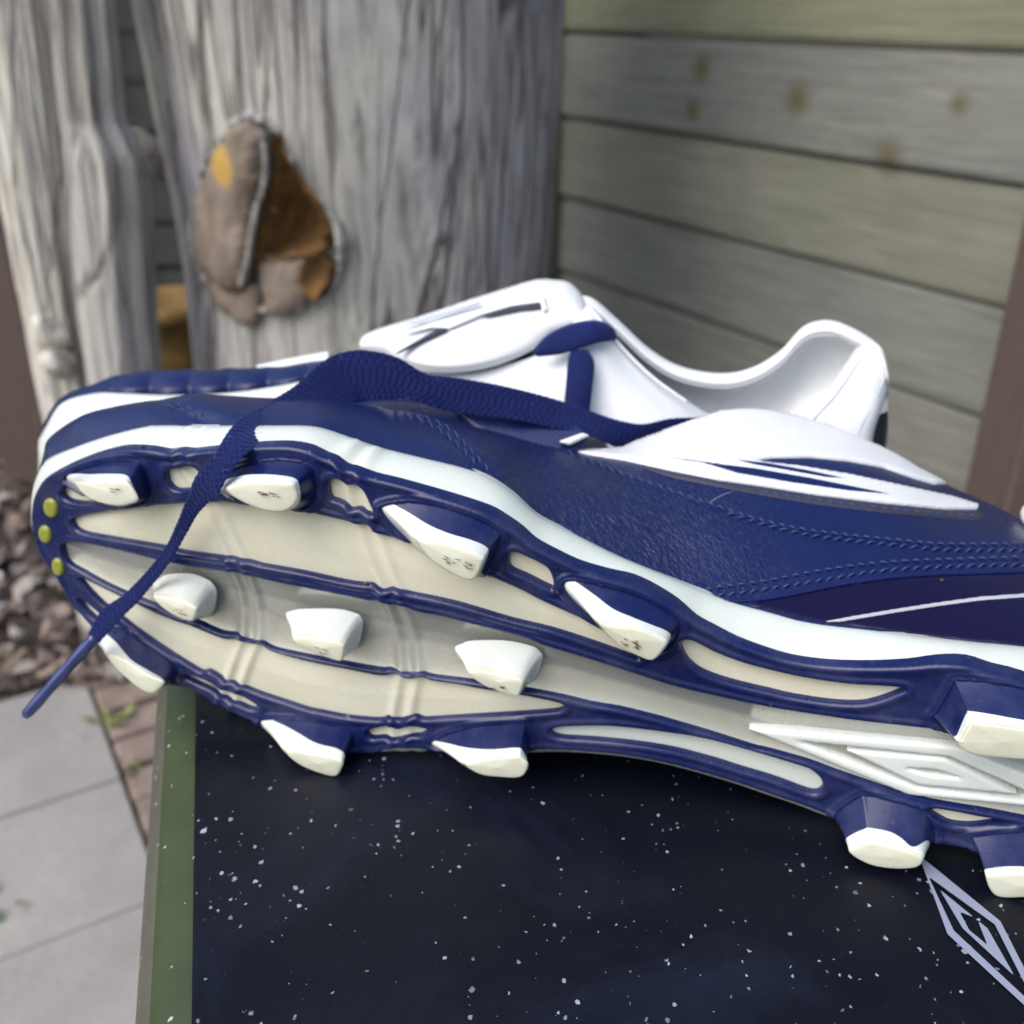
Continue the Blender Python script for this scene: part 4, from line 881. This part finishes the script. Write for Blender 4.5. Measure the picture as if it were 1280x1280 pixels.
for px, py, qx, qy, r0, r1, dp in ((140,212,186,196,.048,.026,1.14), (72,418,44,405,.022,.008,1.11), (80,456,58,451,.020,.010,1.11), (95,150,70,120,.018,.014,1.08)):
    a = at_d(px, py, dp+.10); b = at_d(qx, qy, dp+.06); V_, F_ = tube(np.array([a+(b-a)*t for t in np.linspace(0, 1, 7)]), np.linspace(r0, r1, 7), 14)
    V_ = np.array(V_); V_ += np.array([[noise.noise((p[0]*40, p[1]*40, p[2]*40+k))*.009 for k in range(3)] for p in V_])*1.0; mk('branch_stub', V_, F_, m_stem, trB)

# ================================================================= FENCES
def boardm(seed, g1, g2, g3, knots=True):
    def f(t, b):
        tc = N(t, 'TexCoord'); mp = N(t, 'Mapping'); t.links.new(tc.outputs['UV'], mp.inputs[0]); mp.inputs['Location'].default_value = (seed, seed*.7, 0)
        m2 = N(t, 'Mapping'); t.links.new(mp.outputs[0], m2.inputs[0]); m2.inputs['Scale'].default_value = (1, 14, 1)
        gr = noise_tex(t, m2.outputs[0], 7, 9, .7, .5); bl = noise_tex(t, mp.outputs[0], 3.5, 6, .6, .3)
        c = ramp(t, bl, [(.3, g1), (.5, g2), (.72, g3)]); c = mix(t, ramp(t, gr, [(.35, (.6,)*3), (.6, (0,)*3)]), c, tuple(x*.6 for x in g1))
        if knots:
            m3 = N(t, 'Mapping'); t.links.new(mp.outputs[0], m3.inputs[0]); m3.inputs['Scale'].default_value = (1, 1.3, 1)
            vo = N(t, 'TexVoronoi'); vo.inputs['Scale'].default_value = 4.6; t.links.new(m3.outputs[0], vo.inputs['Vector'])
            c = mix(t, ramp(t, vo.outputs['Distance'], [(.02, (.85,)*3), (.09, (0,)*3)]), c, (.09, .085, .035))
            for (x, y, k_) in ((883, 84, 1), (1004, 124, 1.2), (1117, 196, 1.2), (873, 138, .8), (1205, 130, .8)):
                d_ = ray(x, y); t_ = ((cor-CAM) @ fn_)/(d_ @ fn_); ge = N(t, 'NewGeometry'); dd = N(t, 'VectorMath', operation='DISTANCE'); t.links.new(ge.outputs['Position'], dd.inputs[0]); dd.inputs[1].default_value = tuple(CAM+d_*t_+np.array(fn_)*.009)
                c = mix(t, ramp(t, math_n(t, 'ADD', math_n(t, 'MULTIPLY', dd.outputs['Value'], 26/k_), math_n(t, 'MULTIPLY', bl, .5)), [(.3, (.9,)*3), (.85, (0,)*3)]), c, (.085, .07, .025))
        t.links.new(c, b.inputs['Base Color']); bump(t, b, gr, .4, .003)
    return f
cor = at_y(705, 300, 1.75); fn_ = np.array([-.846, -.533, 0])
mb = [M('grey_green_board_%d' % k, (.15, .16, .12), .8, nodes=boardm(k*3.7, *c)) for k, c in enumerate([((.16, .168, .11), (.20, .208, .14), (.25, .25, .18)), ((.165, .172, .135), (.20, .205, .165), (.26, .255, .21)), ((.15, .165, .15), (.185, .195, .175), (.235, .235, .205)), ((.15, .155, .14), (.18, .185, .165), (.22, .222, .195))])]
def board(root, p0, dr, length, z0, z1, th, mat, out):
    """one shiplap board: face with a chamfered lower edge, from p0 along dr"""
    dr = dr/np.linalg.norm(dr); V = []; h = z1-z0
    pr = [(0, z0+.001), (th, z0+.004), (th+.001, z0+.010), (th*.7, z1-.006), (th*.2, z1-.003), (0, z1-.001), (-.012, z1-.001), (-.012, z0+.001)]
    L = np.linspace(0, length, 14)
    for l in L:
        for o_, z in pr: V.append(np.array([p0[0], p0[1], 0])+dr*l+out*(o_+.0015*math.sin(l*3+z0*40))+[0, 0, z])
    n = len(pr); F = grid_faces(len(L), n, True)+[list(range(n)), list(range((len(L)-1)*n, len(L)*n))]
    ob = mk('board', V, F, mat, root, smooth=False); uv = ob.data.uv_layers.new(name='uv')
    for lo in ob.data.loops:
        i = lo.vertex_index; uv.data[lo.index].uv = (L[i//n], pr[i % n][1]*1.0+z0)
    return ob
cor = at_y(705, 300, 1.75); fd = np.array([.533, -.846, 0]); fn_ = np.array([-.846, -.533, 0])
fR = empty('board_fence', (cor[0], cor[1], GR), 'grey-green horizontal board fence at the right receding to the corner', 'fence')
zs = [.143+.1225*k for k in range(4, -6, -1)]
for k, z in enumerate(zs): board(fR, cor-fd*.01, fd, 1.6, z-.1225, z, .009, mb[[1, 1, 1, 0, 2, 1, 2, 3, 3, 2][k % 10]], fn_)
o = mk('corner_post', *box_vf(cor+fn_*.012-fd*.03+[0, 0, .06-cor[2]], .05, .05, 1.28, fd), mb[0], fR, smooth=False); bevel(o, .004)
fB = empty('board_fence', (-.6, 2.55, GR), 'dark grey slatted fence glimpsed between the trunks', 'fence')
ms = [M('dark_slat_%d' % k, (.05, .052, .05), .8, nodes=boardm(k*5.1, (.030, .032, .032), (.045, .048, .047), (.062, .064, .06), False)) for k in range(3)]
for k, z in enumerate([.125+.1032*j for j in range(6, -7, -1)]): board(fB, np.array([-2.6, 2.5, 0]), np.array([1., 0, 0]), 2.9, z-.1032, z, .018, ms[k % 3], np.array([0, -1., 0]))
o = mk('fence_rail', *box_vf((-.93, 2.46, .1), .04, .03, 1.3), ms[0], fB, smooth=False)
m_post = M('brown_stained_post', (.10, .07, .06), .75, nodes=wood_simple((.075, .052, .045), (.125, .09, .078), (20, 20, 1.2)))
def post(px, py, y, w, side, z1, label):
    p = at_y(px, py, y); c = np.array([p[0]+w/2*side, y+w/2, (GR+z1)/2]); o = mk('wooden_post', *box_vf(c, w, w, z1-GR), m_post, None, smooth=False, label=label, category='post'); bevel(o, .004); return o
post(1288, 510, .86, .09, 1, .12, 'brown stained square post at the right edge in front of the fence')
post(40, 450, 1.6, .09, -1, -.10, 'brown post at the left edge behind the slim trunk')
# ochre pot behind the trunks
pc = at_y(222, 470, 1.75); V_ = []; pr = [(.0, -.02), (.055, -.02), (.072, .06), (.078, .12), (.086, .122), (.086, .15), (.074, .15), (.070, .05), (0, .04)]
z0 = at_y(222, 372, 1.75)[2]-.15; nn = 32
for r, z in pr:
    for k in range(nn): a = 2*math.pi*k/nn; V_.append((pc[0]+r*math.cos(a), 1.75+r*math.sin(a), z0+z))
def potm(t, b): n = noise_tex(t, coords(t), 18, 7); t.links.new(ramp(t, n, [(.3, (.10, .06, .018)), (.7, (.26, .16, .05))]), b.inputs['Base Color'])
pot = mk('ochre_pot', V_, grid_faces(len(pr), nn, True), M('ochre_clay', (.2, .12, .04), .8, nodes=potm), None, label='ochre clay pot on a log between the two trunks', category='pot')
V_, F_ = tube(np.array([[pc[0], 1.75, z] for z in np.linspace(GR-.02, z0-.018, 8)]), .07, 20); mk('log_stand', V_, F_, M('dark_log', (.03, .03, .022), .9, nodes=wood_simple((.015, .016, .012), (.05, .05, .035), (12, 12, 2))), None, label='dark short log standing beneath the ochre pot', category='log')
